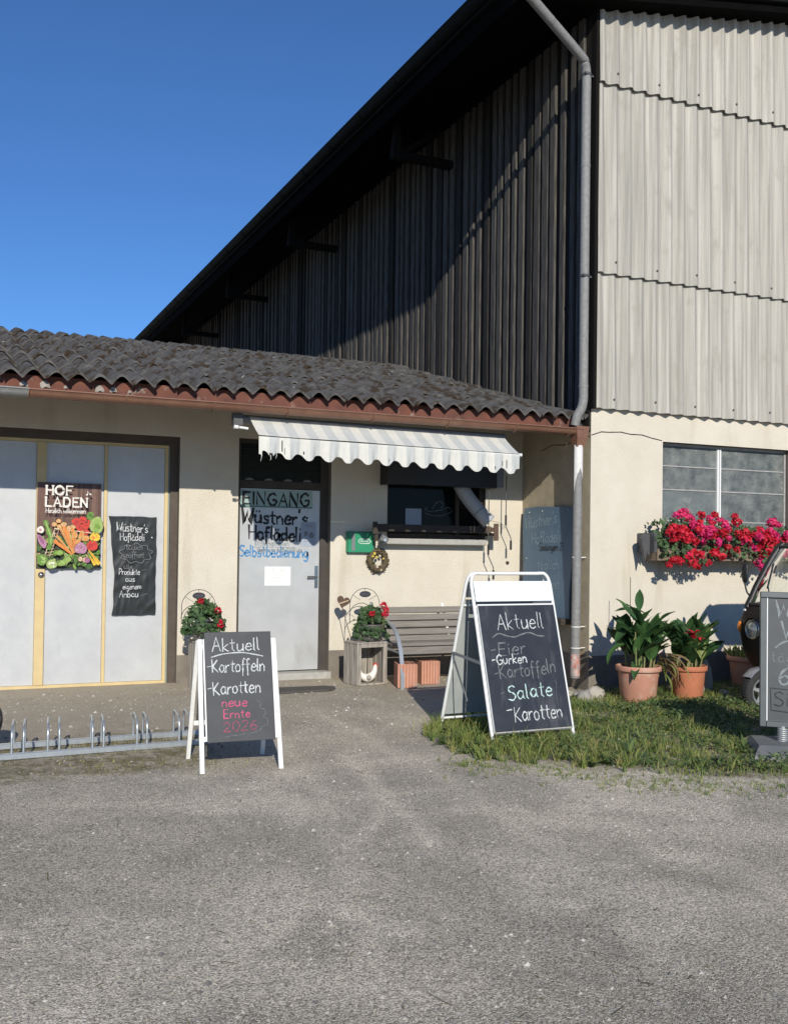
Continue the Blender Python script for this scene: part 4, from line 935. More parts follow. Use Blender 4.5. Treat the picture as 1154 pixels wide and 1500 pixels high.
# lettering on the poster
def slab_text(txt, x, y, h, mi, wd, sx=1):
    SH = {'H': (.62, [[(0, 0), (0, 1)], [(.5, 0), (.5, 1)], [(0, .5), (.5, .5)]], [(0, 0), (0, 1), (.5, 0), (.5, 1)]), 'O': (.80, None, []), 'F': (.58, [[(0, 0), (0, 1)], [(0, 1), (.46, 1)], [(0, .52), (.34, .52)]], [(0, 0)]),
          'L': (.58, [[(0, 0), (0, 1)], [(0, 0), (.44, 0)]], [(0, 1)]), 'A': (.72, [[(0, 0), (.28, 1), (.56, 0)], [(.12, .34), (.44, .34)]], [(0, 0), (.56, 0)]), 'D': (.68, [[(0, 0), (0, 1)], [(0, 1), (.3, 1), (.48, .78), (.5, .5), (.48, .22), (.3, 0), (0, 0)]], []),
          'E': (.58, [[(0, 0), (0, 1)], [(0, 1), (.45, 1)], [(0, .52), (.34, .52)], [(0, 0), (.46, 0)]], []), 'N': (.70, [[(0, 0), (0, 1)], [(0, 1), (.5, 0)], [(.5, 0), (.5, 1)]], [(0, 0), (.5, 1)])}
    for ch in txt:
        W_, st, se = SH[ch]
        if ch == 'O': st = [[(.33+.33*math.cos(a), .5+.47*math.sin(a)) for a in [2*PI*q/24 for q in range(25)]]]
        for s_ in st: p.stroke([(x+a*h*sx, y+b*h) for a, b in s_], wd, mi)
        for a, b in se: p.stroke([(x+(a*sx-.12)*h, y+b*h), (x+(a*sx+.12)*h, y+b*h)], wd*.5, mi)
        x += W_*h*1.12*sx
slab_text('HOF', .08, .735, .088, pi['p_letter'], .020, 1.36); slab_text('LADEN', .075, .620, .088, pi['p_letter'], .020, 1.32)
p.text('Herzlich willkommen', .075, .555, .046, .006, pi['p_letter'], .0, .92, .9)
p.stroke([(.465, .735), (.475, .765), (.47, .78)], .006, pi['p_letter']); p.blob(.465, .745, .012, .007, pi['p_letter'], 10, .6); p.blob(.497, .75, .013, .008, pi['p_letter'], 10, -.6)
p.build('picture', names, po)

bn = thing('banner', 'crumpled black plastic sheet with chalk writing, hung on the garage door right of the poster', 'banner', (1.87, YD-.03, 1.2))
mb = MB(); nu, nv_ = 26, 46; vs = []
for j in range(nv_+1):
    for i in range(nu+1):
        u, v = i/nu, j/nv_; z = .722+1.012*v
        xl = 1.648+.02*math.sin(v*5.2)-(.028 if v > .9 else .0)*(v-.9)*10+.012*noise.noise((v*6, 1, 0)); xr_ = 2.090+.010*noise.noise((v*7, 5, 0))
        f = .006+.012*abs(noise.noise((u*2.3+v*1.3, v*5, 3)))+.010*abs(noise.noise((u*6, v*11-u*4, 9)))
        vs.append((xl+(xr_-xl)*u, YD-.0345-f, z+.008*noise.noise((u*4, v, 2))))
mb.add(vs, [(j*(nu+1)+i, j*(nu+1)+i+1, (j+1)*(nu+1)+i+1, (j+1)*(nu+1)+i) for j in range(nv_) for i in range(nu)], 0, True)
m = mat('black_plastic', (.018, .020, .020), (.028, .030, .030), scale=5, rough=.36, spec=.5)
mb.build('sheet', 'black_plastic', bn)
p = Pen((1.64, YD-.062, .72), (1, 0, 0), (0, 0, 1), (0, -1, 0), .0005)
p.text("Wüstner's", .04, .86, .085, .008, 0, -.03, .78, 1.3); p.text('Hoflädeli', .08, .765, .075, .0075, 0, .0, .78, 1.3); p.blob(.40, .80, .007, .008, 0)
p.text('täglich', .14, .67, .06, .006, 1, 0, .85, 1.4); p.text('geöffnet', .11, .59, .06, .006, 1, 0, .85, 1.3)
cl = [(.24+(.155+.016*math.sin(9*a))*math.cos(a), .635+(.095+.012*math.sin(9*a))*math.sin(a)) for a in [2*PI*q/60 for q in range(61)]]; p.stroke(cl, .006, 2)
p.text('alle', .12, .475, .05, .006, 1, 0, 1, 1.5); p.text('Produkte', .075, .415, .06, .0065, 0, 0, .8, 1.3); p.text('aus', .14, .345, .055, .007, 0, 0, 1, 1.6); p.text('eigenem', .115, .265, .055, .0065, 0, .02, .85, 1.4); p.text('Anbau', .08, .185, .065, .007, 0, 0, .95, 1.5); p.stroke([(.30, .20), (.36, .22)], .005, 1); p.stroke([(.30, .46), (.35, .47)], .004, 1)
p.build('chalk_writing', ['chalk', 'chalk_faint', 'chalk_faint'], bn)

si = thing('sign', 'long pale green entrance sign across the top of the shop door', 'sign', (3.39, YD-.02, 1.97))
mb = MB(); mb.box((2.985, YD-.024, 1.878), (3.805, YD-.0145, 2.060)); mb.build('plate', 'sign_green', si)
mb = MB(); mb.box((2.985, YD-.0255, 1.870), (3.805, YD-.0245, 1.886)); mb.build('edge_strip', 'sign_edge', si)
p = Pen((2.985, YD-.024, 1.878), (1, 0, 0), (0, 0, 1), (0, -1, 0)); p.text('EINGANG', .03, .022, .135, .024, 0, -.008, 1.15, 2.0, .15); p.build('lettering', ['ink'], si)
nt1 = thing('notice', 'white paper notice taped low in the middle of the shop door', 'notice', (3.42, YD-.014, 1.12))
mb = MB(); mb.box((3.272, YD-.0155, 1.015), (3.568, YD-.0130, 1.224)); mb.build('sheet', 'paper', nt1)
p = Pen((3.272, YD-.0155, 1.015), (1, 0, 0), (0, 0, 1), (0, -1, 0))
for i in range(11): p.stroke([(.055+i*.018, .155), (.055+i*.018, .19)], .009, 0)
p.stroke([(.06, .06), (.24, .06), (.24, .14), (.06, .14), (.06, .06)], .004, 0); p.stroke([(.08, .115), (.22, .115)], .006, 0); p.stroke([(.08, .09), (.20, .09)], .005, 0); p.stroke([(.05, .03), (.24, .03)], .004, 0); p.build('print', ['paper_print'], nt1)
nt2 = thing('notice', 'tall bluish grey leaflet taped near the right edge of the shop door', 'notice', (3.77, YD-.014, 1.58))
mb = MB(); mb.box((3.680, YD-.0155, 1.453), (3.858, YD-.0130, 1.722)); mb.build('sheet', 'paper_grey', nt2)
p = Pen((3.680, YD-.0155, 1.453), (1, 0, 0), (0, 0, 1), (0, -1, 0)); p.stroke([(.05, .235), (.13, .235)], .006, 0); p.stroke([(.05, .215), (.14, .215)], .005, 0); p.blob(.06, .14, .022, .028, 0); p.blob(.125, .12, .03, .035, 0); p.stroke([(.03, .05), (.15, .05)], .004, 0); p.build('print', ['mid_grey'], nt2)
nt3 = thing('notice', 'small pale square of paper standing inside the dark shop window', 'notice', (5.045, 10.59, 1.74))
mb = MB(); mb.box((4.945, 10.588, 1.662), (5.150, 10.591, 1.905)); mb.build('sheet', 'paper_grey', nt3)

gb = thing('wall_box', 'flat green metal box with a light label on the plaster between door and window', 'box', (4.33, YF, 1.5))
mb = MB(); mb.box((4.172, YF-.055, 1.387), (4.494, YF-.001, 1.622), bev=.006); mb.build('case', 'green_box', gb)
mb = MB(); mb.box((4.222, YF-.0585, 1.41), (4.262, YF-.0555, 1.60)); mb.build('strip', 'mid_grey', gb)
p = Pen((4.30, YF-.0555, 1.49), (1, 0, 0), (0, 0, 1), (0, -1, 0)); rr = [(.02, 0), (.13, 0), (.15, .025), (.13, .05), (.02, .05), (0, .025), (.02, 0)]; p.stroke(rr, .006, 0)
for i in range(7): p.stroke([(.025+i*.015, .016), (.031+i*.015, .034)], .006, 0)
p.build('label', ['paper'], gb)
p = Pen((4.172, YF-.0552, 1.387), (1, 0, 0), (0, 0, 1), (0, -1, 0)); p.stroke([(.004, .004), (.318, .004), (.318, .231), (.004, .231), (.004, .004)], .008, 0); p.build('edge', ['green_edge'], gb)

wr = thing('wreath', 'small dried twig wreath with yellow bits hanging on the plaster below the window rail', 'wreath', (4.548, YF-.04, 1.302))
mb = MB(); cx, cz = 4.548, 1.302
for i in range(420):
    a = rnd.uniform(0, 2*PI); b = rnd.uniform(0, 2*PI); R_, r_ = .098, .043*rnd.uniform(.5, 1.05)
    P_ = Vector((cx+(R_+r_*math.cos(b))*math.cos(a), YF-.045+r_*math.sin(b)*.8, cz+(R_*1.08+r_*math.cos(b))*math.sin(a)))
    t = Vector((-math.sin(a), rnd.uniform(-.5, .5), math.cos(a)))+Vector([rnd.uniform(-.6, .6) for _ in range(3)]); t.normalize(); L_ = rnd.uniform(.02, .05)
    s_ = t.cross(Vector([rnd.uniform(-1, 1) for _ in range(3)])).normalized()*rnd.uniform(.004, .011)
    mb.add([P_-t*L_*.5, P_+s_, P_+t*L_*.5, P_-s_], [(0, 1, 2, 3)], 0 if rnd.random() < .8 else 1)
mb.tube([(cx+.098*math.cos(a), YF-.043, cz+.106*math.sin(a)) for a in [2*PI*q/24 for q in range(24)]], .030, 8, 0, closed=True)
mb.build('ring', ['wreath', 'wreath_green'], wr)
mb = MB()
for (dx, dz, r, c) in ((-.055, .075, .020, 0), (-.075, .045, .016, 0), (-.03, .035, .018, 0), (.055, .02, .014, 0), (-.02, -.075, .018, 1), (.01, .05, .018, 1), (.03, -.11, .014, 1), (-.06, -.02, .016, 2)):
    mb = MB(); mb.lathe([(0, -r), (r*.8, -r*.6), (r, 0), (r*.8, r*.6), (0, r)], (cx+dx, YF-.075, cz+dz), 8, 0); mb.build('decoration', ('wreath_yellow', 'wreath_pale', 'wreath_green')[c], wr)
lt = thing('spotlight', 'little dark grey spotlight fixed beside the window sill above the wreath', 'lamp', (4.63, YF-.1, 1.55))
mb = MB(); Mx = Matrix.Translation((4.545, 10.28, 1.545)) @ Matrix.Rotation(.5, 4, 'Y') @ Matrix.Rotation(.4, 4, 'X'); mb.box((-.042, -.035, -.034), (.042, .04, .034), 0, Mx, .010); mb.build('housing', 'mid_grey', lt)
mb = MB(); mb.tube([(4.55, 10.32, 1.55), (4.59, YF-.001, 1.56)], .012, 8); mb.box((4.56, YF-.02, 1.52), (4.62, YF-.001, 1.60)); mb.build('bracket', 'dark_grey', lt)
mb = MB(); mb.lathe([(0, 0), (.016, .0), (.020, .006)], (4.531, 10.232, 1.535), 12, 0, True, R90); mb.build('bulb', 'paper_grey', lt)

rl = thing('window_rail', 'dark wooden flower box rail fixed across the foot of the shop window, empty', 'rail', (5.3, 10.35, 1.66))
mb = MB(); mb.box((4.445, 10.32, 1.632), (5.925, 10.355, 1.712), 0, bev=.004); mb.build('front_board', 'dark_timber', rl)
mb = MB(); mb.box((4.53, 10.357, 1.628), (5.90, 10.46, 1.645)); mb.build('base_board', 'dark_timber', rl)
mb = MB(); mb.box((4.42, 10.30, 1.60), (4.47, 10.319, 1.735)); mb.box((4.45, 10.321, 1.52), (4.49, 10.36, 1.631)); mb.build('end_bracket', 'dark_timber', rl)
mb = MB(); mb.box((5.926, 10.29, 1.650), (5.975, 10.335, 1.70), bev=.004); mb.box((5.945, 10.27, 1.545), (6.005, 10.289, 1.745), bev=.004); mb.box((5.835, 10.305, 1.637), (5.925, 10.319, 1.710)); mb.box((5.955, 10.29, 1.60), (5.995, YF, 1.63)); mb.build('end_bracket', 'brown_timber', rl)['label'] = 'lighter brown bracket at the right end'
mb = MB(); mb.tube(catmull([(5.885, 10.28, 1.78), (5.95, 10.25, 1.765), (6.03, 10.25, 1.745), (6.08, 10.26, 1.705), (6.05, 10.26, 1.695), (5.99, 10.265, 1.74)], 6), .0022, 5); mb.build('wire', 'dark_grey', rl)

ho = thing('air_hose', 'fat pale grey ribbed air hose hanging slantwise out of the shop window', 'hose', (5.7, 10.3, 1.95))
mb = MB(); path = catmull([(5.50, 10.56, 2.36), (5.57, 10.50, 2.25), (5.655, 10.40, 2.05), (5.77, 10.30, 1.87), (5.86, 10.245, 1.765)], 14)
rs = [.086+.0022*math.cos(i*PI) for i in range(len(path))]
mb.tube(path, rs, 20, 0, cap=False); mb.tube(path[-14:], [.080]*14, 20, 1, cap=False)
mb.build('tube', ['hose', 'mid_grey'], ho)
mb = MB(); q0 = path[-1]; t_ = (path[-1]-path[-4]).normalized(); mb.tube([q0-t_*.012, q0+t_*.004], .089, 20, 0, cap=False); q1 = path[-16]; t1_ = (path[-15]-path[-17]).normalized(); mb.tube([q1-t1_*.005, q1+t1_*.005], .090, 20, 1); mb.build('cuff', ['paper_grey', 'mid_grey'], ho)

bb = thing('chalkboard', 'blue wavy-edged board with faded chalk writing, standing in the corner by the downpipe', 'board', (6.40, 9.9, .69))
mb = MB(); ed_ = []
for t in range(13): v = t/12; ed_.append((10.36+.035*math.sin(v*6.0+2.6), .69+1.245*v))
ed2 = [(9.34+.02*math.sin(v*7), .69+1.235*v) for v in [q/8 for q in range(8, -1, -1)]]
P_ = ed_+[(10.30, 1.945), (10.1, 1.952)]+ed2
def xin(y, z): return 6.36+.06*(z-.69)/1.25
vs = [(xin(y, z), y, z) for y, z in P_]+[(xin(y, z)+.016, y, z) for y, z in P_]; n = len(P_)
mb.add(vs, [tuple(range(n)), tuple(range(2*n-1, n-1, -1))]+[(i, i+n, (i+1) % n+n, (i+1) % n) for i in range(n)]); mb.build('board', 'blueboard', bb)
nrm = Vector((-1, 0, .048)).normalized()
p = Pen((6.360, 10.36, .69), (0, -1, 0), (.048, 0, 1), nrm, .001)
p.text("Wüstner's", .02, 1.00, .135, .010, 0, .10, .98, 1.6); p.text('Hoflädeli', .19, .82, .135, .010, 0, .05, .98, 1.6); p.text('täglich', .34, .53, .11, .008, 0, .03, 1.1, 2.0); p.text('Sedungen 2', .36, .745, .085, .009, 1, .02, .95, 1.5); p.text('geöffnet', .36, .32, .10, .007, 0, 0, 1, 1.8)
p.build('chalk_writing', ['chalk_blueboard', 'ink'], bb)
for y, z in ((10.26, 1.885), (9.98, 1.895), (10.27, 1.34), (9.45, 1.9)):
    mb = MB(); mb.lathe([(0, -.004), (.011, -.004), (.011, .004), (0, .004)], (xin(y, z)-.004, y, z), 10, 0, True, Matrix.Rotation(PI/2, 4, 'Y')); mb.build('screw', 'back_panel', bb)
mb = MB(); mb.box((6.30, 9.4, .62), (6.455, 10.38, .688)); mb.build('ledge', 'dark_timber', bb)
mb = MB(); mb.lathe([(.020, 0), (.018, .02), (0, .022)], (6.26, YF-.001, 1.285), 12, 0, True, R90); tag(base_at(mb.build('wall_tap', 'dark_timber'), (6.26, YF, 1.285)), 'small dark round stub in the plaster left of the blue board', 'stub')

# ------------------------------------------------------------------ bench and things in front of the shop wall
be = thing('bench', 'weathered grey slatted bench with curved metal arms under the shop window', 'bench', (5.05, 9.95, 0))
BX0, BX1 = 4.44, 6.10
prof = [(9.572, .372, 90), (9.625, .422, 10), (9.74, .424, 4), (9.855, .416, 0), (9.97, .412, -6), (10.062, .452, -50), (10.118, .520, -62), (10.158, .597, -66), (10.192, .676, -68), (10.222, .755, -70)]
for (y, z, ang) in prof:
    mb = MB(); Mx = Matrix.Translation((0, y, z+rnd.uniform(-.002, .002))) @ Matrix.Rotation(math.radians(-ang), 4, 'X'); wd = .035 if abs(ang) > 45 else .05
    if ang == 90: wd = .038
    mb.box((BX0, -wd, -.012), (BX1, wd, .012), 0, Mx, .004); mb.build('slat', 'bench_slat', be)
def arm(x):
    fr = MB(); P_ = catmull([(x, 10.19, .655), (x, 10.02, .672), (x, 9.82, .655), (x, 9.64, .575), (x, 9.515, .40), (x, 9.46, .18), (x, 9.445, .0)], 7)
    for a, b in zip(P_, P_[1:]): fr.beam(a, b+(b-a)*.04, .042, .012, up=(1, 0, 0) if False else (0, 0.3, 1))
    Q = [(x, 9.50, .355), (x, 10.02, .385), (x, 10.09, .45), (x, 10.30, .84)]
    for a, b in zip(Q, Q[1:]): fr.beam(a, b, .035, .012, up=(0, .3, 1))
    fr.beam((x, 10.05, .40), (x, 10.22, 0), .035, .02)
    return fr
for x in (4.405, 6.135): arm(x).build('side_frame', 'bench_metal', be)
mb = MB(); x = 5.28
for a, b in zip([(x, 9.58, .395), (x, 10.02, .40), (x, 10.10, .46)], [(x, 10.02, .40), (x, 10.10, .46), (x, 10.29, .82)]): mb.beam(a, b, .03, .008, up=(0, .3, 1))
mb.build('middle_brace', 'white_paint', be)
def brick(x, y, rz, L, lab):
    t = thing('brick', lab, 'brick', (x, y, 0), rz, 'hollow bricks under the bench')
    mb = MB(); w_, h_ = .205, .245
    vs = []; n = 9
    mb.box((0, 0, .0), (w_, L, h_), 0, None, .006)
    for i in range(6): xx = .022+i*.032; mb.box((xx, -.0025, .004), (xx+.006, .004, h_-.004), 1)
    for i in range(3):
        for j in range(4): xx, yy = .02+i*.062, .02+j*(L-.05)/4; mb.box((xx, yy, h_-.001), (xx+.045, yy+(L-.05)/4-.015, h_+.0012), 1)
    mb.build('block', ['brick', 'brick_groove'], t, world=False)
brick(4.36, 9.47, -.30, .32, 'clay brick under the bench, beside its curved metal leg and the crate'); brick(4.72, 9.645, -.14, .24, 'clay brick standing under the bench seat, the one farther from the metal leg')

def crate(x, y, rz, lab, h=.45):
    t = thing('crate', lab, 'crate', (x, y, 0), rz, 'upended wooden crates beside the shop door')
    w_, d_ = .365, .30
    for sx in (-1, 1):
        mb = MB(); xa = sx*w_/2
        for k in range(3): 
            ya = -d_/2+k*d_/3; mb.box((min(xa, xa-sx*.016), ya+.003, 0), (max(xa, xa-sx*.016), ya+d_/3-.003, h-.018), 0, None, .003)
        mb.box((min(xa-sx*.017, xa-sx*.045), -d_/2, 0), (max(xa-sx*.017, xa-sx*.045), -d_/2+.035, h-.019), 0, None, .003)
        mb.build('side', 'crate_wood', t, world=False)
    mb = MB()
    for k in range(3): mb.box((-w_/2-.005, -d_/2+k*d_/3+.002, h-.017), (w_/2+.005, -d_/2+(k+1)*d_/3-.002, h), 0, None, .003)
    mb.box((-w_/2+.046, -d_/2+.002, h-.055), (w_/2-.046, -d_/2+.016, h-.018)); mb.build('top', 'crate_wood', t, world=False)
    mb = MB()
    for k in range(4): mb.box((-w_/2+.047+k*.084, d_/2-.014, 0), (-w_/2+.047+k*.084+.07, d_/2, h-.02), 0, None, .002)
    mb.beam((-w_/2+.06, d_/2-.03, .30), (-.06, d_/2-.03, .02), .012, .012); mb.build('back', 'crate_wood', t, world=False)
    mb = MB(); mb.box((-w_/2+.046, -d_/2+.002, 0), (w_/2-.046, d_/2-.016, .018)); mb.build('floor', 'crate_wood', t, world=False)
    return t
crate(4.19, 9.93, .14, 'grey weathered crate with a white hen inside, beside the bench'); crate(2.545, 10.07, .03, 'grey weathered crate mostly hidden behind the smaller chalk sign', .49)

# leaves and blooms
def leaf_disc(mb, c, nrm, r, mi, cup=.25):
    nrm = nrm.normalized(); u = nrm.orthogonal().normalized(); v = nrm.cross(u); a0 = rnd.random()*6; n = 7
    vs = [c-nrm*r*cup]
    for i in range(n):
        a = a0+2*PI*i/n*.93; rr = r*(rnd.uniform(.82, 1.1)); vs.append(c+(u*math.cos(a)+v*math.sin(a))*rr)
    mb.add(vs, [(0, i+1, (i+1) % n+1) for i in range(n-1)], mi)
def bloom_mesh(r, petals, seed):
    q = random.Random(seed); mb = MB()
    for i in range(petals):
        d = Vector((q.gauss(0, 1), q.gauss(0, 1), q.gauss(0, 1)+.25)).normalized(); c = d*r*q.uniform(.55, 1.0)
        n_ = (d+Vector([q.uniform(-.7, .7) for _ in range(3)])).normalized(); u = n_.orthogonal().normalized(); v = n_.cross(u); s_ = r*q.uniform(.22, .38)
        pts = [c-u*s_*.4]
        for k in range(6): a = -2.2+k*.88; pts.append(c+(u*math.cos(a)+v*math.sin(a))*s_+n_*s_*q.uniform(-.15, .35))
        mb.add(pts, [(0, k, k+1) for k in range(1, 6)], 0 if q.random() < .7 else 1)
    return mb
def ornament_geranium(x, y, z, lab, glab, blooms, spread, olab):
    t = thing('potted_geranium', lab, 'plant', (x, y, z), 0, glab)
    mb = MB(); mb.lathe([(0, .004), (.098, .004), (.100, 0), (.104, .02), (.128, .165), (.136, .172), (.136, .18), (.124, .18), (.118, .165), (.0, .165)], (0, 0, 0), 28, 0); mb.lathe([(.1105, .060), (.113, .064), (.1145, .068)], (0, 0, 0), 28, 0); mb.build('pot', 'pot_metal', t, world=False)
    mb = MB()
    for i in range(330):
        a = rnd.uniform(0, 2*PI); e = rnd.random()**.6; d = Vector((math.cos(a)*spread[0]*e, math.sin(a)*spread[1]*e, 0)); hz = spread[2]*(1-e*e*.75)*rnd.uniform(.35, 1.05)
        c = Vector((d.x+spread[3]*(.5 if hz > .2 else 0), d.y, .15+hz-(.16*rnd.random() if e > .75 else 0)))
        n_ = Vector((d.x*2, d.y*2-.5, .35+rnd.uniform(-.3, .5)))+Vector([rnd.uniform(-.35, .35) for _ in range(3)]); leaf_disc(mb, c, n_, rnd.uniform(.020, .036), rnd.choice((0, 0, 1, 2)))
    mb.build('foliage', ['geranium_leaf_0', 'geranium_leaf_1', 'geranium_leaf_2'], t, world=False)
    for k, (bx, by, bz, r, m1, m2) in enumerate(blooms):
        o = bloom_mesh(r, 46, k*7+3); o.v = [v+Vector((bx, by, bz)) for v in o.v]; o.tube([(bx*.8, by, bz-.15), (bx, by, bz-.01)], .0025, 5, 2); o.build('flower_head', [m1, m2, 'stem'], t, world=False)
    h = thing('wire_ornament', olab, 'ornament', (x, y+.02, z+.1), 0, 'wire hoops with dark plaques')
    return t, h
def wire_hoop(h, x, y, z0, rad, ztop):
    zc = ztop-rad; mb = MB(); pts = [(x-rad, y, z0)]+[(x+rad*math.cos(a), y, zc+rad*math.sin(a)) for a in [PI-PI*q/24 for q in range(25)]]+[(x+rad, y, z0)]
    mb.tube(pts, .0032, 6); r2 = rad*.78; z2 = zc-.12; mb.tube([(x-rad+r2*.98+r2*math.cos(a), y+.004, z2+r2*math.sin(a)) for a in [PI-PI*q/20 for q in range(21)]], .0035, 6)
    for sx in (-1, 1): mb.tube([(x+sx*rad*.80, y, zc+rad*.58), (x+sx*.05, y, ztop-.125)], .0022, 5)
    mb.tube([(x, y, ztop-.02), (x, y, ztop)], .003, 5); mb.build('hoop', 'wire', h)
    mb = MB(); pl = [(x+.065*math.cos(a), ztop-.062+.034*math.sin(a)) for a in [2*PI*q/28 for q in range(28)]]; mb.prism(pl, y-.008, y-.002); mb.build('plaque', 'plaque', h)
    p = Pen((x-.042, y-.008, ztop-.068), (1, 0, 0), (0, 0, 1), (0, -1, 0))
    for i in range(6): p.stroke([(.006+i*.013, .0), (.012+i*.013, .012), (.016+i*.013, .001)], .002, 0)
    p.build('plaque_marks', ['chalk_faint'], h)
g1, h1 = ornament_geranium(4.255, 9.93, .45, 'red geranium in a grey pot on the crate beside the bench', 'potted geraniums on crates', [(-.045, -.12, .295, .038, 'petal_red', 'petal_deep'), (.095, -.10, .385, .042, 'petal_red', 'petal_deep'), (.115, -.12, .325, .038, 'petal_red', 'petal_deep'), (.085, -.13, .285, .03, 'petal_red', 'petal_deep'), (.155, -.06, .285, .025, 'petal_magenta', 'petal_deep')], (.20, .17, .22, .0), 'wire hoop with a dark oval plaque behind the geranium next to the bench')
wire_hoop(h1, 4.225, 10.05, .63, .172, 1.005)
g2_, h2 = ornament_geranium(2.47, 10.02, .49, 'red geranium in a grey pot behind the smaller chalk sign, left of the shop door', 'potted geraniums on crates', [(-.055, -.08, .40, .034, 'petal_red', 'petal_deep'), (.115, -.10, .31, .038, 'petal_red', 'petal_deep'), (.125, -.12, .17, .044, 'petal_red', 'petal_deep')], (.22, .17, .26, -.02), 'wire hoop with a dark oval plaque left of the shop door')
wire_hoop(h2, 2.437, 10.13, .65, .172, .998)
he = thing('heart_ornament', 'rusty metal heart on a thin stem beside the potted geranium near the bench', 'ornament', (4.05, 10.16, .45))
hp = [(0.072*1.05*(16*math.sin(t)**3)/16, .07*(13*math.cos(t)-5*math.cos(2*t)-2*math.cos(3*t)-math.cos(4*t))/15) for t in [2*PI*q/32 for q in range(32)]]
mb = MB(); Mx = Matrix.Translation((4.035, 10.20, .855)) @ Matrix.Rotation(.25, 4, 'Y'); mb.prism(hp, -.003, .003, 0, Mx); mb.build('heart', 'rust', he)
mb = MB(); mb.beam((3.985, 10.193, .835), (4.092, 10.193, .868), .010, .002, up=(0, 1, 0)); mb.build('stripe', 'p_cream', he)
mb = MB(); mb.tube([(4.03, 10.20, .79), (4.06, 10.18, .65), (4.10, 10.12, .46)], .004, 6); mb.build('stem', 'rust', he)

hn = thing('hen_figurine', 'white hen figurine with a red comb standing inside the crate', 'figurine', (4.20, 9.85, .02))
sk = [((-.085, .130), .010), ((-.078, .095), .020), ((-.05, .060), .038), ((0, .045), .046), ((.045, .065), .042), ((.075, .11), .030), ((.082, .15), .024), ((.085, .175), .018)]
P_ = [Vector((4.19+a, 9.86, .022+b)) for (a, b), r in sk]; path = catmull(P_, 5); rr = []
for i in range(len(path)): t = i/5; k = min(int(t), len(sk)-2); f = t-k; rr.append(sk[k][1]*(1-f)+sk[k+1][1]*f)
mb = MB(); mb.tube(path, rr, 12); mb.tube([path[-1], path[-1]+Vector((0, 0, .012))], [.018, .004], 10); mb.build('body', 'hen_white', hn)
mb = MB(); mb.lathe([(0, -.03), (.022, -.018), (.028, 0), (.020, .018), (0, .03)], (4.185, 9.815, .075), 12, 0, True, Matrix.Rotation(PI/2, 4, 'Y')); mb.build('wing', 'hen_grey', hn)
mb = MB(); mb.prism([(4.255, .195), (4.255, .222), (4.266, .210), (4.275, .228), (4.285, .210), (4.295, .220), (4.296, .19)], 9.855, 9.865); mb.prism([(4.288, .185), (4.310, .177), (4.288, .170)], 9.856, 9.864); mb.build('comb', 'hen_red', hn)

dm = MB(); pl = [(3.03, 9.47), (3.60, 9.50), (3.72, 9.58), (3.74, 9.68), (3.66, 9.76), (3.03, 9.80)]
vs = [(x, y, .022) for x, y in pl]+[(x, y, .002) for x, y in pl]; dm.add(vs, [tuple(range(6)), tuple(range(11, 5, -1))]+[(i, (i+1) % 6, (i+1) % 6+6, i+6) for i in range(6)])
tag(base_at(dm.build('door_mat', 'mat_rubber'), (3.4, 9.64, .002)), 'worn dark mat lying in front of the shop door', 'mat')

# ------------------------------------------------------------------ chalk A-boards
def plank(mb, p, q, w, h, mi=0, up=(0, 1, 0)): mb.beam(p, q, w, h, mi, up, .0025)
ab = thing('sandwich_board', 'small white wooden A-board with a dark chalk panel, at the end of the bicycle rack', 'chalk sign', (1.83, 6.55, 0), -.045, 'chalk A-boards in the yard')
hw = .257
def fpt(x, s, front=True):      # s = 0 foot .. 1 top, local coordinates
    return (x, (-.235*(1-s)+-.020*s) if front else (.255*(1-s)+.022*s), .845*s)
mb = MB()
for sx in (-1, 1):
    plank(mb, fpt(sx*hw, 0), fpt(sx*(hw-.010), .985), .030, .020)
ff = mb
for zz in (.93,): ff.beam(fpt(-hw+.02, zz), fpt(hw-.02, zz), .018, .03)
ff.build('front_frame', 'white_paint', ab, world=False)
mb = MB()
for sx in (-1, 1): plank(mb, fpt(sx*hw, 0, False), fpt(sx*(hw-.010), .97, False), .028, .020)
for zz in (.30, .90): mb.beam(fpt(-hw+.02, zz, False), fpt(hw-.02, zz, False), .018, .03)
mb.build('rear_frame', 'white_paint', ab, world=False)
tl = math.atan2(.215, .845)
def panel_M(front=True, off=.022): return Matrix.Translation((0, -.235-off if front else .255, 0)) @ Matrix.Rotation(-tl if front else tl, 4, 'X')
M1 = panel_M()
mb = MB(); mb.box((-.222, -.010, .195), (.222, .0, .905), 0, M1, .002); pn = mb.build('chalk_panel', 'slate', ab, world=False)
for sx in (-1, 1):
    mb = MB(); mb.box((sx*.2275-.0045, -.008, .205), (sx*.2275+.0045, .004, .86), 0, M1); mb.box((min(sx*.226, sx*.262), .002, .205), (max(sx*.226, sx*.262), .012, .235), 0, M1); mb.build('slide_rail', 'white_paint', ab, world=False)
M2 = Matrix.Translation((0, .255, 0)) @ Matrix.Rotation(tl, 4, 'X')
mb = MB(); mb.box((-.215, .012, .24), (.215, .02, .86), 0, M2); mb.build('rear_panel', 'slate', ab, world=False)
def pen_on(M, x, z, root): 
    W = ROOT[root.name] @ M; o = W @ Vector((x, -.010, z)); R_ = W.to_3x3()
    return Pen(o, R_ @ Vector((1, 0, 0)), R_ @ Vector((0, 0, 1)), R_ @ Vector((0, -1, 0)), .0008)
p = pen_on(M1, -.222, .195, ab)
p.text('Aktuell', .05, .585, .085, .0068, 0, .0, 1.05, 1.6); p.stroke([(.04, .545), (.12, .565), (.24, .572), (.34, .555), (.385, .545)], .0065, 0, True)
p.text('-Kartoffeln', .012, .445, .085, .0066, 0, .0, .80, 1.35); p.text('-Karotten', .012, .30, .085, .0070, 0, .03, .82, 1.5)
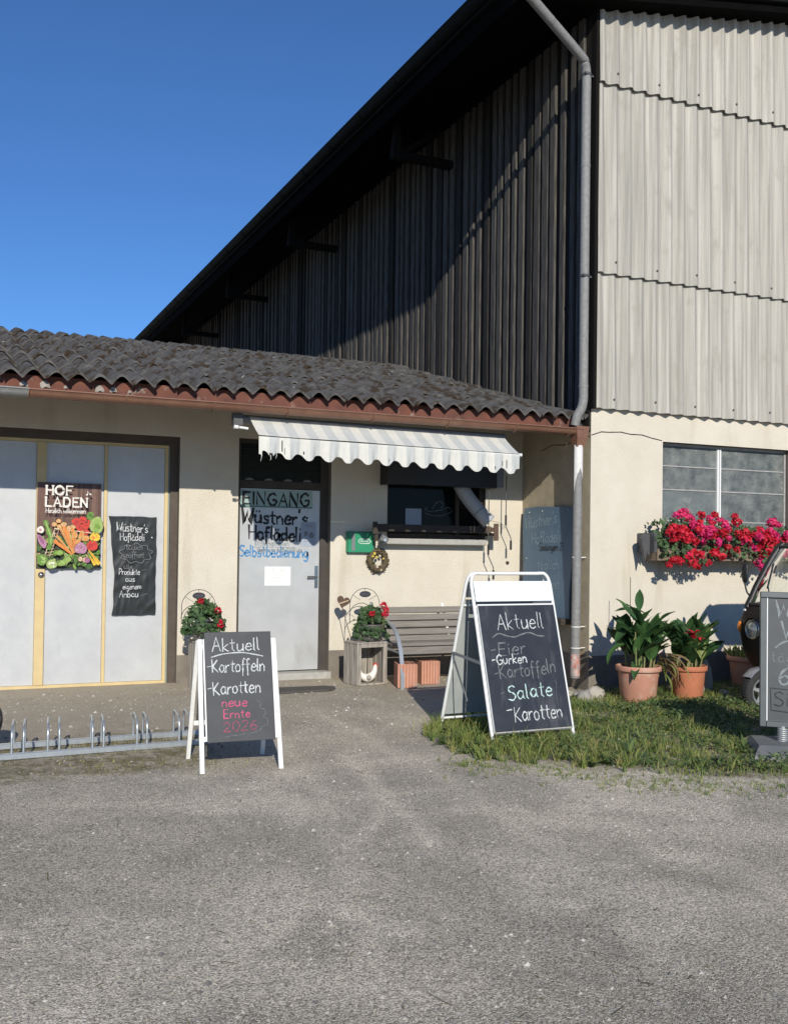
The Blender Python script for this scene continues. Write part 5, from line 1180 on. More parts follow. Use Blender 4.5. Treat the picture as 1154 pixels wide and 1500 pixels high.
p.text('neue', .10, .222, .060, .0065, 1, .0, 1.15, 1.9); p.text('Ernte', .11, .150, .055, .006, 1, .0, 1.1, 1.9); p.text('2026', .105, .065, .062, .0055, 2, .02, 1.35, 1.9)
p.stroke([(.33, .255), (.355, .235), (.345, .21), (.375, .195), (.385, .17), (.37, .15), (.395, .13), (.39, .095), (.36, .085), (.335, .06), (.27, .045)], .003, 3, True); p.stroke([(.11, .03), (.16, .038), (.22, .04), (.245, .05)], .003, 3, True)
p.build('chalk_writing', ['chalk', 'chalk_pink', 'chalk_wine', 'chalk_faint'], pn)

a2 = thing('sandwich_board', 'tall white metal A-board with a blank white header, standing in the grass', 'chalk sign', (4.10, 6.85, 0), .03, 'chalk A-boards in the yard')
HW, HT = .362, 1.258
def tp(x, s, front): return Vector((x, (-.385*(1-s)-.015*s) if front else (.42*(1-s)+.015*s), HT*s))
for front in (True, False):
    P_ = [tp(-HW, 0, front), tp(-HW, .3, front), tp(-HW, .90, front)]
    P_ += catmull([tp(-HW, .93, front), tp(-HW+.012, .975, front), tp(-HW+.045, 1, front), tp(-HW+.10, 1.0, front)], 5)+catmull([tp(HW-.10, 1, front), tp(HW-.045, 1, front), tp(HW-.012, .975, front), tp(HW, .93, front)], 5)
    P_ += [tp(HW, .9, front), tp(HW, .3, front), tp(HW, 0, front)]
    mb = MB(); mb.tube(P_, .0135, 10); mb.tube([tp(-HW, .80, front), tp(HW, .80, front)], .009, 8); mb.tube([tp(-HW, .07, front), tp(HW, .07, front)], .010, 8)
    mb.build('front_frame' if front else 'rear_frame', 'white_metal', a2, world=False)
t2 = math.atan2(.37, HT)
MF = Matrix.Translation((0, -.385, 0)) @ Matrix.Rotation(-t2, 4, 'X'); MR = Matrix.Translation((0, .42, 0)) @ Matrix.Rotation(math.atan2(.405, HT), 4, 'X')
mb = MB(); mb.box((-HW+.012, -.020, 1.085), (HW-.012, -.012, 1.245), 0, MF, .002); mb.build('header', 'white_header', a2, world=False)
mb = MB(); mb.box((-HW+.016, -.024, .098), (HW-.016, -.010, 1.050), 0, MF, .002); ap = mb.build('chalk_panel', 'slate_smear', a2, world=False)
mb = MB(); mb.box((-HW+.014, -.027, 1.051), (HW-.014, -.008, 1.062), 0, MF); mb.box((-HW+.014, -.027, .088), (HW-.014, -.008, .0975), 1, MF); mb.box((-HW+.0145, -.026, .098), (-HW+.0158, -.008, 1.05), 0, MF); mb.box((HW-.0158, -.026, .098), (HW-.0145, -.008, 1.05), 0, MF); mb.box((HW-.06, -.0255, 1.064), (HW-.20, -.012, 1.078), 2, MF)
mb.build('panel_edge', ['white_metal', 'sill', 'dark_grey'], a2, world=False)
mb = MB(); mb.box((-HW+.016, .010, .12), (HW-.016, .018, 1.10), 0, MR); mb.box((-HW+.012, .010, 1.12), (HW-.012, .018, 1.25), 0, MR); mb.build('rear_panel', 'back_panel', a2, world=False)
for sx in (-1, 1):
    mb = MB(); mb.beam(tp(sx*(HW+.012), .47, True), tp(sx*(HW+.012), .50, False), .008, .022); q = tp(sx*(HW+.012), .50, False); mb.beam(q, (q.x, -.02, .28), .006, .012); mb.build('spreader', 'mid_grey', a2, world=False)
p = pen_on(MF, -HW+.016, .098, a2); p.o += p.n*.014
p.text('Aktuell', .15, .765, .125, .0078, 0, .01, .95, 1.6); p.stroke([(.09, .705), (.15, .735), (.22, .715), (.29, .705), (.36, .725), (.43, .735), (.50, .71), (.56, .705)], .009, 1, True)
p.text('-Eier', .06, .565, .10, .008, 1, .03, 1.25, 1.8); p.text('-Gurken', .06, .498, .075, .0085, 0, .02, 1.0, 1.7); p.text('-Kartoffeln', .06, .385, .105, .008, 1, .06, .92, 1.5)
p.text('-', .09, .245, .08, .007, 1, .1, 1.2); p.text('Salate', .155, .225, .115, .0092, 2, .05, 1.05, 1.8); p.text('-', .12, .10, .11, .010, 0, 0, 1.2); p.text('Karotten', .185, .065, .112, .0084, 0, .03, .86, 1.5)
for i in range(9): x = .50+i*.015; p.stroke([(x, .06+rnd.random()*.1), (x+.01, .0+.05)], .002, 1)
p.stroke([(.585, .36), (.60, .33), (.585, .22), (.595, .1)], .003, 1, True)
p.build('chalk_writing', ['chalk', 'chalk_faint', 'chalk_mint'], ap)

# ------------------------------------------------------------------ bicycle rack
rk = thing('bicycle_rack', 'low galvanised bicycle rack with paired steel hoops on the bare strip before the garage door', 'bicycle rack', (1.0, 7.4, 0), .045)
RXA, RXB, RYF, RYB = -1.75, .80, -.185, .185
for y in (RYF, RYB):
    mb = MB(); dx_ = .15*(y-RYF); mb.box((RXA+dx_, y-.020, .004), (RXB+dx_, y+.020, .044), 0, None, .004); mb.build('rail', 'galv', rk, world=False)
hx = [-.80, -.725, -.51, -.44, -.285, -.215, .01, .085, .31, .385, .61, .685]
hx = [-.82, -.745, -.52, -.445, -.29, -.215, .005, .08, .31, .38, .61, .685]
for x in hx:
    mb = MB(); sh_ = lambda P: [(a+.15*(b-RYF), b, c) for a, b, c in P]
    mb.tube(sh_([(x, RYF, .045), (x, RYF, .145)]+[(x, RYF+.075-.075*math.cos(a), .145+.07*math.sin(a)) for a in [PI/2*q/6 for q in range(1, 7)]]+[(x, RYB-.075, .215)]+[(x, RYB-.075+.075*math.sin(a), .145+.07*math.cos(a)) for a in [PI/2*q/6 for q in range(1, 7)]]+[(x, RYB, .045)]), .0085, 8); mb.build('hoop', 'galv', rk, world=False)
mb = MB(); n = 12
path = [Vector((.30, 7.55, .0)), Vector((.33, 7.56, .05)), Vector((.36, 7.57, .12)), Vector((.395, 7.58, .20)), Vector((.405, 7.58, .255)), Vector((.38, 7.58, .295)), Vector((.33, 7.58, .315))]
mb.tube(catmull(path, 5), [.07+.05*math.sin(PI*min(1, i/26)) for i in range(31)], 14)
bgo = thing('bag', 'black rounded bag at the left edge beside the bicycle rack', 'bag', (.30, 7.57, 0)); mb.v = [v-Vector((.06, 0, 0)) for v in mb.v]; mb.build('body', 'bag', bgo)
mb = MB(); mb.tube(catmull([(.41, 7.50, .17), (.43, 7.47, .24), (.38, 7.46, .29), (.32, 7.46, .30)], 6), .008, 6); mb.build('strap', 'dark_grey', bgo)

# ------------------------------------------------------------------ big pots with canna plants
def big_pot(t, r, h, m):
    mb = MB(); mb.lathe([(0, .0), (r*.80, .0), (r*.84, .012), (r*.98, h-.062), (r*.99, h-.055), (r*1.09, h-.052), (r*1.11, h-.045), (r*1.11, h-.008), (r*1.09, h), (r*1.0, h), (r*.98, h-.03), (r*.97, h-.05)], (0, 0, 0), 40, 0); mb.build('pot', m, t, world=False)
    mb = MB(); mb.lathe([(0, h-.030), (r*.5, h-.032), (r*.975, h-.045)], (0, 0, 0), 20, 0); mb.build('soil', 'soil', t, world=False)
def canna_leaf(mb, base, az, L, W, rise, droop, mi, twist=0):
    n = 9; P = []; d = Vector((math.cos(az), math.sin(az), 0)); side = Vector((-math.sin(az), math.cos(az), 0)); q = Vector(base); ang = rise
    for i in range(n+1):
        P.append((q.copy(), ang)); q = q+(d*math.cos(ang)+Vector((0, 0, 1))*math.sin(ang))*(L/n); ang -= droop/n
    vs = []
    for i, (c, an) in enumerate(P):
        t = i/n; w = W*math.sin(PI*min(1, t*1.02+.0))**.75*(1-.25*t) if i < n else 0; w = max(w, .004)
        up = (Vector((0, 0, 1))*math.cos(an)-d*math.sin(an)); s_ = (side*math.cos(twist*t)+up*math.sin(twist*t)); u2 = up*math.cos(twist*t)-side*math.sin(twist*t)
        wv = .05*W*math.sin(t*14+az)
        vs += [c-s_*w+u2*(w*.30+wv), c-s_*w*.5+u2*w*.12, c, c+s_*w*.5+u2*w*.12, c+s_*w+u2*(w*.30-wv)]
    fs = [(i*5+j, i*5+j+1, (i+1)*5+j+1, (i+1)*5+j) for i in range(n) for j in range(4)]
    mb.add(vs, fs, mi, True)
def canna(t, r, h, stems, leaves, hmax, seed):
    q = random.Random(seed); st = MB(); lf = MB(); tops = []
    for i in range(stems):
        a = q.uniform(0, 2*PI); rr = r*.82*q.random()**.5; b = Vector((rr*math.cos(a), rr*math.sin(a), h-.05)); hh = hmax*q.uniform(.35, .85); lean = Vector((math.cos(a)*.16, math.sin(a)*.16, 0))*q.uniform(.2, 1.2)
        top = b+Vector((0, 0, hh))+lean*hh*1.4; st.tube([b, b*.5+top*.5+lean*.02, top], [.009, .008, .006], 7, 0); tops.append((b, top, hh))
        if i % 3 == 0: st.tube([b+Vector((.02, .01, 0)), b+Vector((.03, .0, q.uniform(.04, .12)))], [.010, .009], 7, 1)
    for i in range(leaves):
        b, top, hh = tops[i % stems]; f = q.uniform(.3, 1.0); c = b*(1-f)+top*f; az = q.uniform(0, 2*PI); L = q.uniform(.20, .36); 
        rise = q.uniform(.65, 1.45); canna_leaf(lf, c, az, L, L*q.uniform(.19, .29), rise, q.uniform(.1, .9), q.choice((0, 0, 1, 2, 2)) if q.random() < .95 else 3, q.uniform(-.5, .5))
    return st, lf, q
t = thing('canna_plant', 'large terracotta pot of tall leafy canna nearest the barn corner', 'potted plant', (6.50, 8.30, -.075), 0, 'terracotta pots along the barn wall')
big_pot(t, .206, .365, 'terracotta_pale'); st, lf, q = canna(t, .206, .365, 18, 110, .56, 5)
for az, L, z, ri, dr in ((2.6, .36, .92, .5, .9), (.9, .30, .96, .95, .3), (1.9, .26, .92, .9, .5), (3.4, .42, .74, .45, 1.6), (2.9, .40, .62, .2, 1.9), (.0, .30, .80, .6, 1.5), (3.8, .34, .48, -.1, 1.2), (4.6, .30, .72, .2, .9)): canna_leaf(lf, Vector((rnd.uniform(-.08, .08), rnd.uniform(-.1, .05), z-.05)), az, L, L*.17, ri, dr, rnd.choice((0, 1, 2)), rnd.uniform(-.4, .4))
st.build('stems', ['stem', 'dry_leaf'], t, world=False); lf.build('foliage', ['canna_leaf_0', 'canna_leaf_1', 'canna_leaf_2', 'canna_leaf_3'], t, world=False)
mb = MB()
for i in range(22): canna_leaf(mb, Vector((.20+rnd.uniform(-.05, .06), -.12+rnd.uniform(-.09, .08), .40+rnd.uniform(-.06, .10))), rnd.uniform(-1.2, .9), rnd.uniform(.18, .40), rnd.uniform(.010, .022), rnd.uniform(-.3, .3), rnd.uniform(1.2, 1.9), rnd.choice((0, 0, 1)), rnd.uniform(-1, 1))
canna_leaf(mb, Vector((.16, -.20, .31)), -.9, .26, .045, -.9, .9, 1); mb.build('wilted_leaves', ['dry_leaf', 'canna_leaf_3'], t, world=False)
mb = MB(); mb.tube([(.06, .22, .36), (.075, .24, 1.25)], .0035, 6); mb.build('stake', 'stake', t, world=False)
t = thing('canna_plant', 'terracotta pot of canna with one red flower, right of the larger pot', 'potted plant', (7.11, 8.27, -.075), 0, 'terracotta pots along the barn wall')
big_pot(t, .174, .35, 'terracotta'); st, lf, q = canna(t, .174, .35, 14, 84, .46, 11)
for az, L, z, ri, dr in ((-.9, .38, .62, 1.2, .3), (-.2, .36, .55, .6, .7), (.4, .30, .58, .5, .9), (-1.6, .34, .68, 1.15, .3), (2.4, .32, .60, 1.0, .5)): canna_leaf(lf, Vector((rnd.uniform(-.08, .08), rnd.uniform(-.1, .05), z-.06)), az, L, L*.2, ri, dr, rnd.choice((0, 2)), rnd.uniform(-.4, .4))
st.build('stems', ['stem', 'dry_leaf'], t, world=False); lf.build('foliage', ['canna_leaf_0', 'canna_leaf_1', 'canna_leaf_2', 'canna_leaf_3'], t, world=False)
mb = MB(); c0 = Vector((-.06, -.17, .655))
for i in range(17): a = rnd.uniform(0, 6.28); canna_leaf(mb, c0+Vector((rnd.uniform(-.035, .035), rnd.uniform(-.03, .03), rnd.uniform(-.03, .05))), a, rnd.uniform(.06, .10), rnd.uniform(.020, .030), rnd.uniform(.1, 1.1), rnd.uniform(.3, 1.5), rnd.choice((0, 0, 1)))
mb.tube([c0-Vector((-.05, -.03, .3)), c0], .005, 6, 2); mb.build('flower', ['petal_red', 'petal_deep', 'stem'], t, world=False)
t = thing('potted_plant', 'pale terracotta pot of low green plants behind the small black vehicle', 'potted plant', (8.45, 8.78, -.085), 0, 'terracotta pots along the barn wall')
big_pot(t, .24, .36, 'terracotta_pale'); mb = MB()
for i in range(240):
    a = rnd.uniform(0, 6.28); r_ = .25*rnd.random()**.5; b = Vector((r_*math.cos(a), r_*math.sin(a), .33)); h_ = rnd.uniform(.05, .16); d = Vector((rnd.gauss(0, .05), rnd.gauss(0, .05), h_)); s_ = Vector((rnd.uniform(-1, 1), rnd.uniform(-1, 1), .2)).normalized()*.012; mb.add([b-s_*.4, b+s_*.4, b+d*.6+s_, b+d, b+d*.6-s_], [(0, 1, 2, 3, 4)], rnd.choice((0, 1, 3)))
mb.build('foliage', ['grass_blade_0', 'grass_blade_1', 'grass_blade_2', 'grass_blade_3'], t, world=False)

# ------------------------------------------------------------------ flower box under the barn window
fb = thing('flower_box', 'long wooden window box overflowing with red and pink geraniums on the barn wall', 'flower box', (8.3, 8.95, 1.4))
mb = MB(); mb.box((7.16, 8.83, 1.345), (10.2, 8.855, 1.475), 0, None, .004); mb.box((7.165, 8.856, 1.345), (10.19, 9.075, 1.365)); mb.box((7.165, 8.857, 1.366), (7.185, 9.07, 1.47)); mb.build('box', 'box_wood', fb)
mb = MB(); mb.box((7.10, 8.86, 1.495), (10.2, 8.885, 1.545), 0, None, .004); mb.build('rail', 'brown_timber', fb)
mb = MB(); Mx = Matrix.Translation((7.055, 8.90, 1.53)); mb.box((.038, -.10, -.10), (.075, .20, .115), 0, Mx, .004)
mb.prism([(-.075, .055), (-.055, .085), (.0, .105), (.036, .10), (.036, -.135), (.0, -.10), (-.028, -.20), (-.036, -.13)], -.02, .02, 0, Mx); mb.build('bracket', 'dark_grey', fb)
mb = MB()
for i in range(1500):
    x = rnd.uniform(7.17, 10.15); k = noise.noise((x*2.2, 3, 0)); top = 1.74+.09*k+(.06 if x < 8 else 0)-.04*sstep((x-8.3)*2)*sstep((8.75-x)*2); lowz = 1.40-.13*max(0, noise.noise((x*1.9+9, 1, 0))+.35)
    z = rnd.uniform(lowz, top); yo = 8.80+rnd.uniform(-.11, .14) if z < 1.5 else 8.93+rnd.uniform(-.19, .12)
    leaf_disc(mb, Vector((x, yo, z)), Vector((rnd.uniform(-.6, .6), -1, rnd.uniform(-.1, .9))), rnd.uniform(.018, .033), rnd.choice((0, 0, 1, 2)))
for i in range(60):
    x = rnd.uniform(7.15, 7.32); z = rnd.uniform(1.33, 1.68); leaf_disc(mb, Vector((x-.05*(z > 1.55), 8.84+rnd.uniform(-.06, .04), z)), Vector((rnd.uniform(-.8, .2), -1, .3)), rnd.uniform(.014, .024), rnd.choice((0, 1)))
mb.build('foliage', ['geranium_leaf_0', 'geranium_leaf_1', 'geranium_leaf_2'], fb)
kinds = [('petal_red', 'petal_deep'), ('petal_pink', 'petal_magenta'), ('petal_deep', 'petal_red'), ('petal_magenta', 'petal_pink'), ('petal_red', 'petal_pink')]
proto = {}
I_fb = ROOT[fb.name].inverted()
def place_head(x, y, z, r, k):
    key = (k, rnd.randint(0, 2))
    if key not in proto:
        b_ = bloom_mesh(1.0, 62, key[0]*10+key[1]); me_ = bpy.data.meshes.new('flower_head'); me_.from_pydata([tuple(v) for v in b_.v], [], b_.f)
        for m_ in kinds[k]: me_.materials.append(MATS[m_])
        me_.polygons.foreach_set('material_index', b_.m); me_.update(); proto[key] = me_
    o = bpy.data.objects.new('flower_head', proto[key]); COL.objects.link(o); o.parent = fb; o.location = I_fb @ Vector((x, y, z)); o.scale = (r, r*.85, r*rnd.uniform(.75, .95)); o.rotation_euler = (rnd.uniform(-.5, .5), rnd.uniform(-.5, .5), rnd.uniform(0, 6))
spots = [(7.46, 1.86, 1), (7.52, 1.885, 1), (7.40, 1.845, 3), (7.57, 1.83, 1), (7.63, 1.80, 1), (7.78, 1.86, 2), (7.95, 1.865, 0), (7.90, 1.82, 1), (8.25, 1.855, 0), (8.22, 1.79, 2), (8.02, 1.80, 1), (8.10, 1.76, 1), (8.82, 1.80, 1), (8.88, 1.77, 1), (9.12, 1.79, 1), (9.18, 1.83, 1),
         (7.30, 1.70, 0), (7.36, 1.68, 0), (7.24, 1.65, 2), (7.47, 1.70, 0), (7.48, 1.58, 0), (7.54, 1.63, 4), (7.68, 1.66, 1), (7.72, 1.69, 1), (7.76, 1.64, 3), (7.86, 1.70, 1), (7.83, 1.62, 0), (7.92, 1.66, 2), (7.74, 1.58, 1), (7.94, 1.56, 3), (8.06, 1.60, 1), (8.00, 1.66, 0),
         (8.19, 1.66, 0), (8.28, 1.62, 0), (8.35, 1.68, 0), (8.32, 1.58, 1), (8.45, 1.66, 2), (8.50, 1.63, 1), (8.58, 1.60, 2), (8.62, 1.67, 0), (8.70, 1.68, 1), (8.76, 1.65, 1), (8.84, 1.62, 3), (8.66, 1.55, 0), (8.93, 1.66, 1), (9.0, 1.62, 1), (9.06, 1.68, 1), (9.1, 1.6, 0), (9.2, 1.66, 1), (9.28, 1.6, 0),
         (7.60, 1.44, 0), (7.52, 1.40, 4), (7.68, 1.42, 4), (7.38, 1.34, 0), (7.24, 1.30, 2), (7.30, 1.36, 2), (7.58, 1.32, 0), (7.86, 1.44, 0), (7.94, 1.46, 0), (7.98, 1.40, 0), (7.78, 1.33, 2), (7.70, 1.30, 2), (8.10, 1.50, 2), (8.20, 1.47, 2), (8.13, 1.44, 2),
         (8.46, 1.50, 3), (8.54, 1.47, 4), (8.60, 1.52, 0), (8.66, 1.46, 0), (8.70, 1.40, 0), (8.62, 1.38, 4), (8.72, 1.50, 0), (8.80, 1.44, 2), (8.58, 1.33, 3), (8.60, 1.28, 3), (8.86, 1.50, 1), (8.93, 1.46, 1), (8.98, 1.50, 0), (9.1, 1.48, 0), (9.25, 1.45, 1), (9.4, 1.6, 0), (9.5, 1.5, 1), (9.6, 1.65, 0)]
spots += [(7.34, 1.60, 2), (7.56, 1.74, 1), (7.62, 1.70, 4), (7.60, 1.56, 0), (7.40, 1.62, 2), (7.70, 1.76, 4), (7.88, 1.76, 4), (8.12, 1.69, 4), (8.40, 1.60, 4), (8.52, 1.70, 4), (8.74, 1.58, 4), (8.95, 1.58, 4), (8.70, 1.62, 0), (8.03, 1.72, 3)]
for x, z, k in spots: place_head(x, 8.765+rnd.uniform(-.05, .04)+(.06 if z > 1.75 else 0), z, rnd.uniform(.046, .070), k)

# ------------------------------------------------------------------ rocks along the wall
def rock(x, y, z, r, lab, m='rock', sc=(1, 1, .7)):
    mb = MB(); q = rnd.uniform(0, 99); n1, n2 = 9, 14; vs = [(0, 0, -1)]
    for i in range(1, n1):
        for j in range(n2):
            th = PI*i/n1-PI/2; a = 2*PI*j/n2; vs.append((math.cos(th)*math.cos(a), math.cos(th)*math.sin(a), math.sin(th)))
    vs.append((0, 0, 1)); out = []
    for v in vs:
        v = Vector(v); d = 1+.38*noise.noise(v*1.1+Vector((q, 0, 0)))+.16*noise.noise(v*2.7+Vector((0, q, 0))); out.append(Vector((x+v.x*d*r*sc[0], y+v.y*d*r*sc[1], z+v.z*d*r*sc[2])))
    fs = [(0, 1+(j+1) % n2, 1+j) for j in range(n2)]+[(1+i*n2+j, 1+i*n2+(j+1) % n2, 1+(i+1)*n2+(j+1) % n2, 1+(i+1)*n2+j) for i in range(n1-2) for j in range(n2)]+[(len(vs)-1, 1+(n1-2)*n2+j, 1+(n1-2)*n2+(j+1) % n2) for j in range(n2)]
    mb.add(out, fs, 0, True); o = base_at(mb.build('rock', m), (x, y, z)); tag(o, lab, 'rock', 'rocks along the barn wall')
rock(5.98, 8.50, -.03, .085, 'smooth grey rock behind the foot of the tall A-board', 'rock')
rock(6.20, 8.62, -.03, .105, 'pale rough rock between the barn corner and the larger canna pot', 'pale_rock', (1, .9, .8)); rock(6.06, 8.68, -.05, .07, 'small flat rock against the barn corner', 'rock', (1.1, .8, .6)); rock(6.05, 8.86, -.06, .06, 'little rock under the downpipe end', 'pale_rock')
rock(7.52, 8.52, .08, .20, 'tall pale stone slab right of the second canna pot', 'pale_rock', (.55, .35, 1.05)); rock(7.17, 7.98, -.075, .10, 'flat pale stone in front of the second canna pot', 'pale_rock', (1.3, .6, .35)); rock(7.63, 8.30, -.06, .07, 'small grey stone at the foot of the slab', 'rock')

# ------------------------------------------------------------------ the little three-wheeler
vh = thing('three_wheeler', 'small black three-wheeled van facing left, half hidden behind the grey sign at the right edge', 'vehicle', (8.3, 7.35, -.07))
VX, VY, HWV = 7.22, 7.25, .50      # nose x, centre line y, half width
def section(z):
    # nose position, half width and corner exponent by height
    K = [(.13, .06, .12, 2.2), (.24, .05, .26, 2.6), (.36, .02, .38, 3.0), (.50, .0, .46, 3.4), (.66, .0, .50, 3.6), (.80, .02, .51, 3.6), (.90, .09, .51, 3.4), (.945, .12, .505, 3.4), (1.10, .20, .50, 3.4), (1.30, .32, .48, 3.4), (1.48, .43, .46, 3.4), (1.545, .50, .43, 3.2), (1.575, .62, .37, 3.0)]
    for a, b in zip(K, K[1:]):
        if a[0] <= z <= b[0]: f = (z-a[0])/(b[0]-a[0]); return [a[i]*(1-f)+b[i]*f for i in (1, 2, 3)]
    return K[-1][1:] if z > 1 else K[0][1:]
BACK = 8.45
def hull(z, u):      # u in -1..1 across the front (from far side to near side)
    nx_, hw_, e = section(z); s_ = abs(u); w_ = math.sin(s_*PI/2)**(2/e)*hw_; d_ = (1-math.cos(s_*PI/2)**(2/e))*.16
    return Vector((VX+nx_+d_, VY-math.copysign(w_, u), z))
def ring(z, n=18):
    pts = [hull(z, -1+2*i/n) for i in range(n+1)]; a, b = pts[0], pts[-1]
    return [Vector((BACK, a.y, z))]+pts+[Vector((BACK, b.y, z))]
def loft(mb, zs_, mi=0, sel=None, off=0):
    R_ = [ring(z) for z in zs_]; m_ = len(R_[0]); vs = [v for r_ in R_ for v in r_]
    fs = [(i*m_+j, (i+1)*m_+j, (i+1)*m_+j+1, i*m_+j+1) for i in range(len(zs_)-1) for j in range(m_-1) if not sel or sel(j, m_)]
    mb.add(vs, fs, mi, True)
mb = MB(); zz = [.36, .43, .50, .58, .66, .73, .80, .85, .90, .93]
loft(mb, zz); loft(mb, [1.50, 1.53, 1.55, 1.575]); top = ring(1.575); mb.add(top, [tuple(range(len(top)))])
shield = [.13, .18, .24, .30, .36]; loft(mb, shield, 0, lambda j, m_: 3 < j < m_-5)
fl = ring(.36); mb.add(fl, [tuple(range(len(fl)))[::-1]])
mb.build('cab', 'car_black', vh)
mb = MB()
for u in (-.60, .60): mb.tube([hull(z, u) for z in (.90, 1.0, 1.1, 1.2, 1.3, 1.4, 1.50, 1.54)], .034, 8)
for s_ in (0, -1): mb.tube([ring(z)[s_] for z in (.92, 1.2, 1.53)], .03, 8)
for z in (.935, 1.505): mb.tube(ring(z), .018, 8)
mb.build('window_frame', 'black', vh)
mb = MB(); loft(mb, [.94, 1.1, 1.3, 1.50], 0, lambda j, m_: 4 < j < m_-6); mb.build('windscreen', 'clear_glass', vh)
for u, sgn in ((-.44, 1), (.44, -1)):
    hc = Vector((VX+.03, VY+.24*sgn, .70)); nn = Vector((-1, .02*sgn, .03)).normalized(); RH = nn.to_track_quat('Z', 'Y').to_matrix().to_4x4()
    mb = MB(); mb.lathe([(.098, -.03), (.098, .02), (.092, .035), (.083, .03)], hc, 26, 0, True, RH); mb.lathe([(.083, .030), (.081, .022), (.06, .036), (.03, .046), (0, .049)], hc, 26, 1, True, RH); hl = mb.build('headlight', ['chrome', 'lens'], vh)
    mb = MB(); mb.tube([hc+RH.to_3x3() @ Vector(((.112*math.cos(a)), .112*math.sin(a), .03)) for a in [PI*q_/14-.1 for q_ in range(15)]], .012, 7); mb.build('headlight_hood', 'car_black', vh)
    ic = Vector((VX+.045, VY+.445*sgn, .715)); nn = Vector((-.93, .36*sgn, 0)).normalized(); RI = nn.to_track_quat('Z', 'Y').to_matrix().to_4x4()
    mb = MB(); mb.lathe([(.036, 0), (.036, .012), (.026, .022), (0, .026)], ic, 18, 0, True, RI @ Matrix.Diagonal((1.0, 1.45, 1, 1))); mb.build('indicator', 'indicator', vh)
mb = MB()
for u in (-.72, -.58): mb.lathe([(.012, 0), (.010, .008), (0, .01)], hull(.875, u)+Vector((-.004, 0, 0)), 10, 0, True, Vector((-1, .2, .3)).normalized().to_track_quat('Z', 'Y').to_matrix().to_4x4())
mb.build('rivet', 'white_metal', vh)
b_ = hull(1.00, -.80); mb = MB(); mb.tube(catmull([b_, b_+Vector((-.03, .03, .05)), b_+Vector((-.04, .05, .14))], 5), .009, 7); c_ = b_+Vector((-.04, .05, .25)); mb.lathe([(0, -.11), (.026, -.10), (.040, -.05), (.042, .04), (.034, .085), (0, .10)], c_, 16, 0, True, Matrix.Diagonal((.5, 1, 1, 1))); mb.build('mirror', 'black', vh)
b_ = hull(.96, -.05); mb = MB(); mb.tube([b_+Vector((-.02, 0, 0)), hull(1.12, -.18)+Vector((-.02, 0, 0)), hull(1.32, -.30)+Vector((-.018, 0, 0))], .007, 6); mb.tube([hull(1.10, -.17)+Vector((-.022, 0, 0)), hull(1.34, -.31)+Vector((-.022, 0, 0))], .010, 6); mb.build('wiper', 'black', vh)
wc = Vector((VX-.12, VY, .135)); RW = Matrix.Rotation(PI/2, 4, 'X')
def wheel(c, name='wheel'):
    mb = MB(); mb.lathe([(.135, -.040), (.165, -.052), (.192, -.050), (.206, -.034), (.211, 0), (.206, .034), (.192, .050), (.165, .052), (.135, .040)], c, 40, 0, True, RW)
    for i in range(44):
        a = 2*PI*i/44; d = Vector((math.cos(a), 0, math.sin(a))); mb.beam(c+d*.211+Vector((0, -.034, 0)), c+d*.211+Vector((0, .034, 0)), .008, .004, 0, up=d)
    wo = mb.build(name, 'rubber', vh)
    mb = MB(); mb.lathe([(.136, -.046), (.140, -.040), (.128, -.030), (.105, -.016), (.098, .016), (.128, .030), (.140, .040), (.136, .046)], c, 36, 0, True, RW)
    for i in range(5):
        a = 2*PI*i/5+.3; d = Vector((math.cos(a), 0, math.sin(a))); mb.beam(c+d*.02+Vector((0, -.02, 0)), c+d*.115+Vector((0, -.028, 0)), .03, .014, 0, up=(0, 1, 0))
    mb.lathe([(0, -.05), (.025, -.048), (.035, -.03), (.038, .03), (0, .04)], c, 18, 0, True, RW); mb.build('rim', 'rim', wo)
wheel(wc)
mb = MB(); nM = 16; vs = []
for i in range(nM+1):
    a = PI*(.34+.44*i/nM); 
    for y_, rr in ((-.060, .224), (-.045, .234), (.045, .234), (.060, .224)): vs.append(wc+Vector((math.cos(a)*rr, y_, math.sin(a)*rr)))
mb.add(vs, [(i*4+j, i*4+j+1, i*4+j+5, i*4+j+4) for i in range(nM) for j in range(3)], 0, True); mb.build('mudguard', 'mudguard', vh)
mb = MB(); mb.tube([wc+Vector((0, .085, 0)), wc+Vector((.10, .085, .20)), Vector((VX+.12, VY+.08, .42))], .018, 8); mb.tube([wc+Vector((0, -.085, 0)), wc+Vector((.10, -.085, .20)), Vector((VX+.12, VY-.08, .42))], .018, 8); mb.beam((VX+.12, VY+.34, .30), (VX+.10, VY+.06, .40), .04, .03); mb.build('fork', 'dark_grey', vh)
mb = MB(); mb.box((8.60, VY-.63, .34), (10.1, VY+.63, .40)); mb.box((8.60, VY-.63, .401), (8.63, VY+.63, .82)); mb.box((8.631, VY-.63, .401), (10.1, VY-.60, .70)); mb.box((8.631, VY+.60, .401), (10.1, VY+.63, .70)); mb.build('cargo_bed', 'car_black', vh)
for y_ in (-.52, .52): wheel(Vector((9.45, VY+y_, .135)))
mb = MB(); mb.beam((8.0, VY, .33), (10.0, VY, .33), .25, .08); mb.box((8.05, VY-.45, .37), (8.40, VY+.45, .62), 0, None, .03); mb.build('seat', 'black', vh)

# ------------------------------------------------------------------ swing sign at the right edge
sg = thing('pavement_sign', 'grey framed chalk sign on a spring and a low grey base at the right edge', 'sign', (5.62, 5.50, 0), 0)
ang = -.62; RS = Matrix.Translation((5.475, 5.60, .0)) @ Matrix.Rotation(ang, 4, 'Z') @ Matrix.Rotation(-.085, 4, 'X') @ Matrix.Rotation(.012, 4, 'Y')
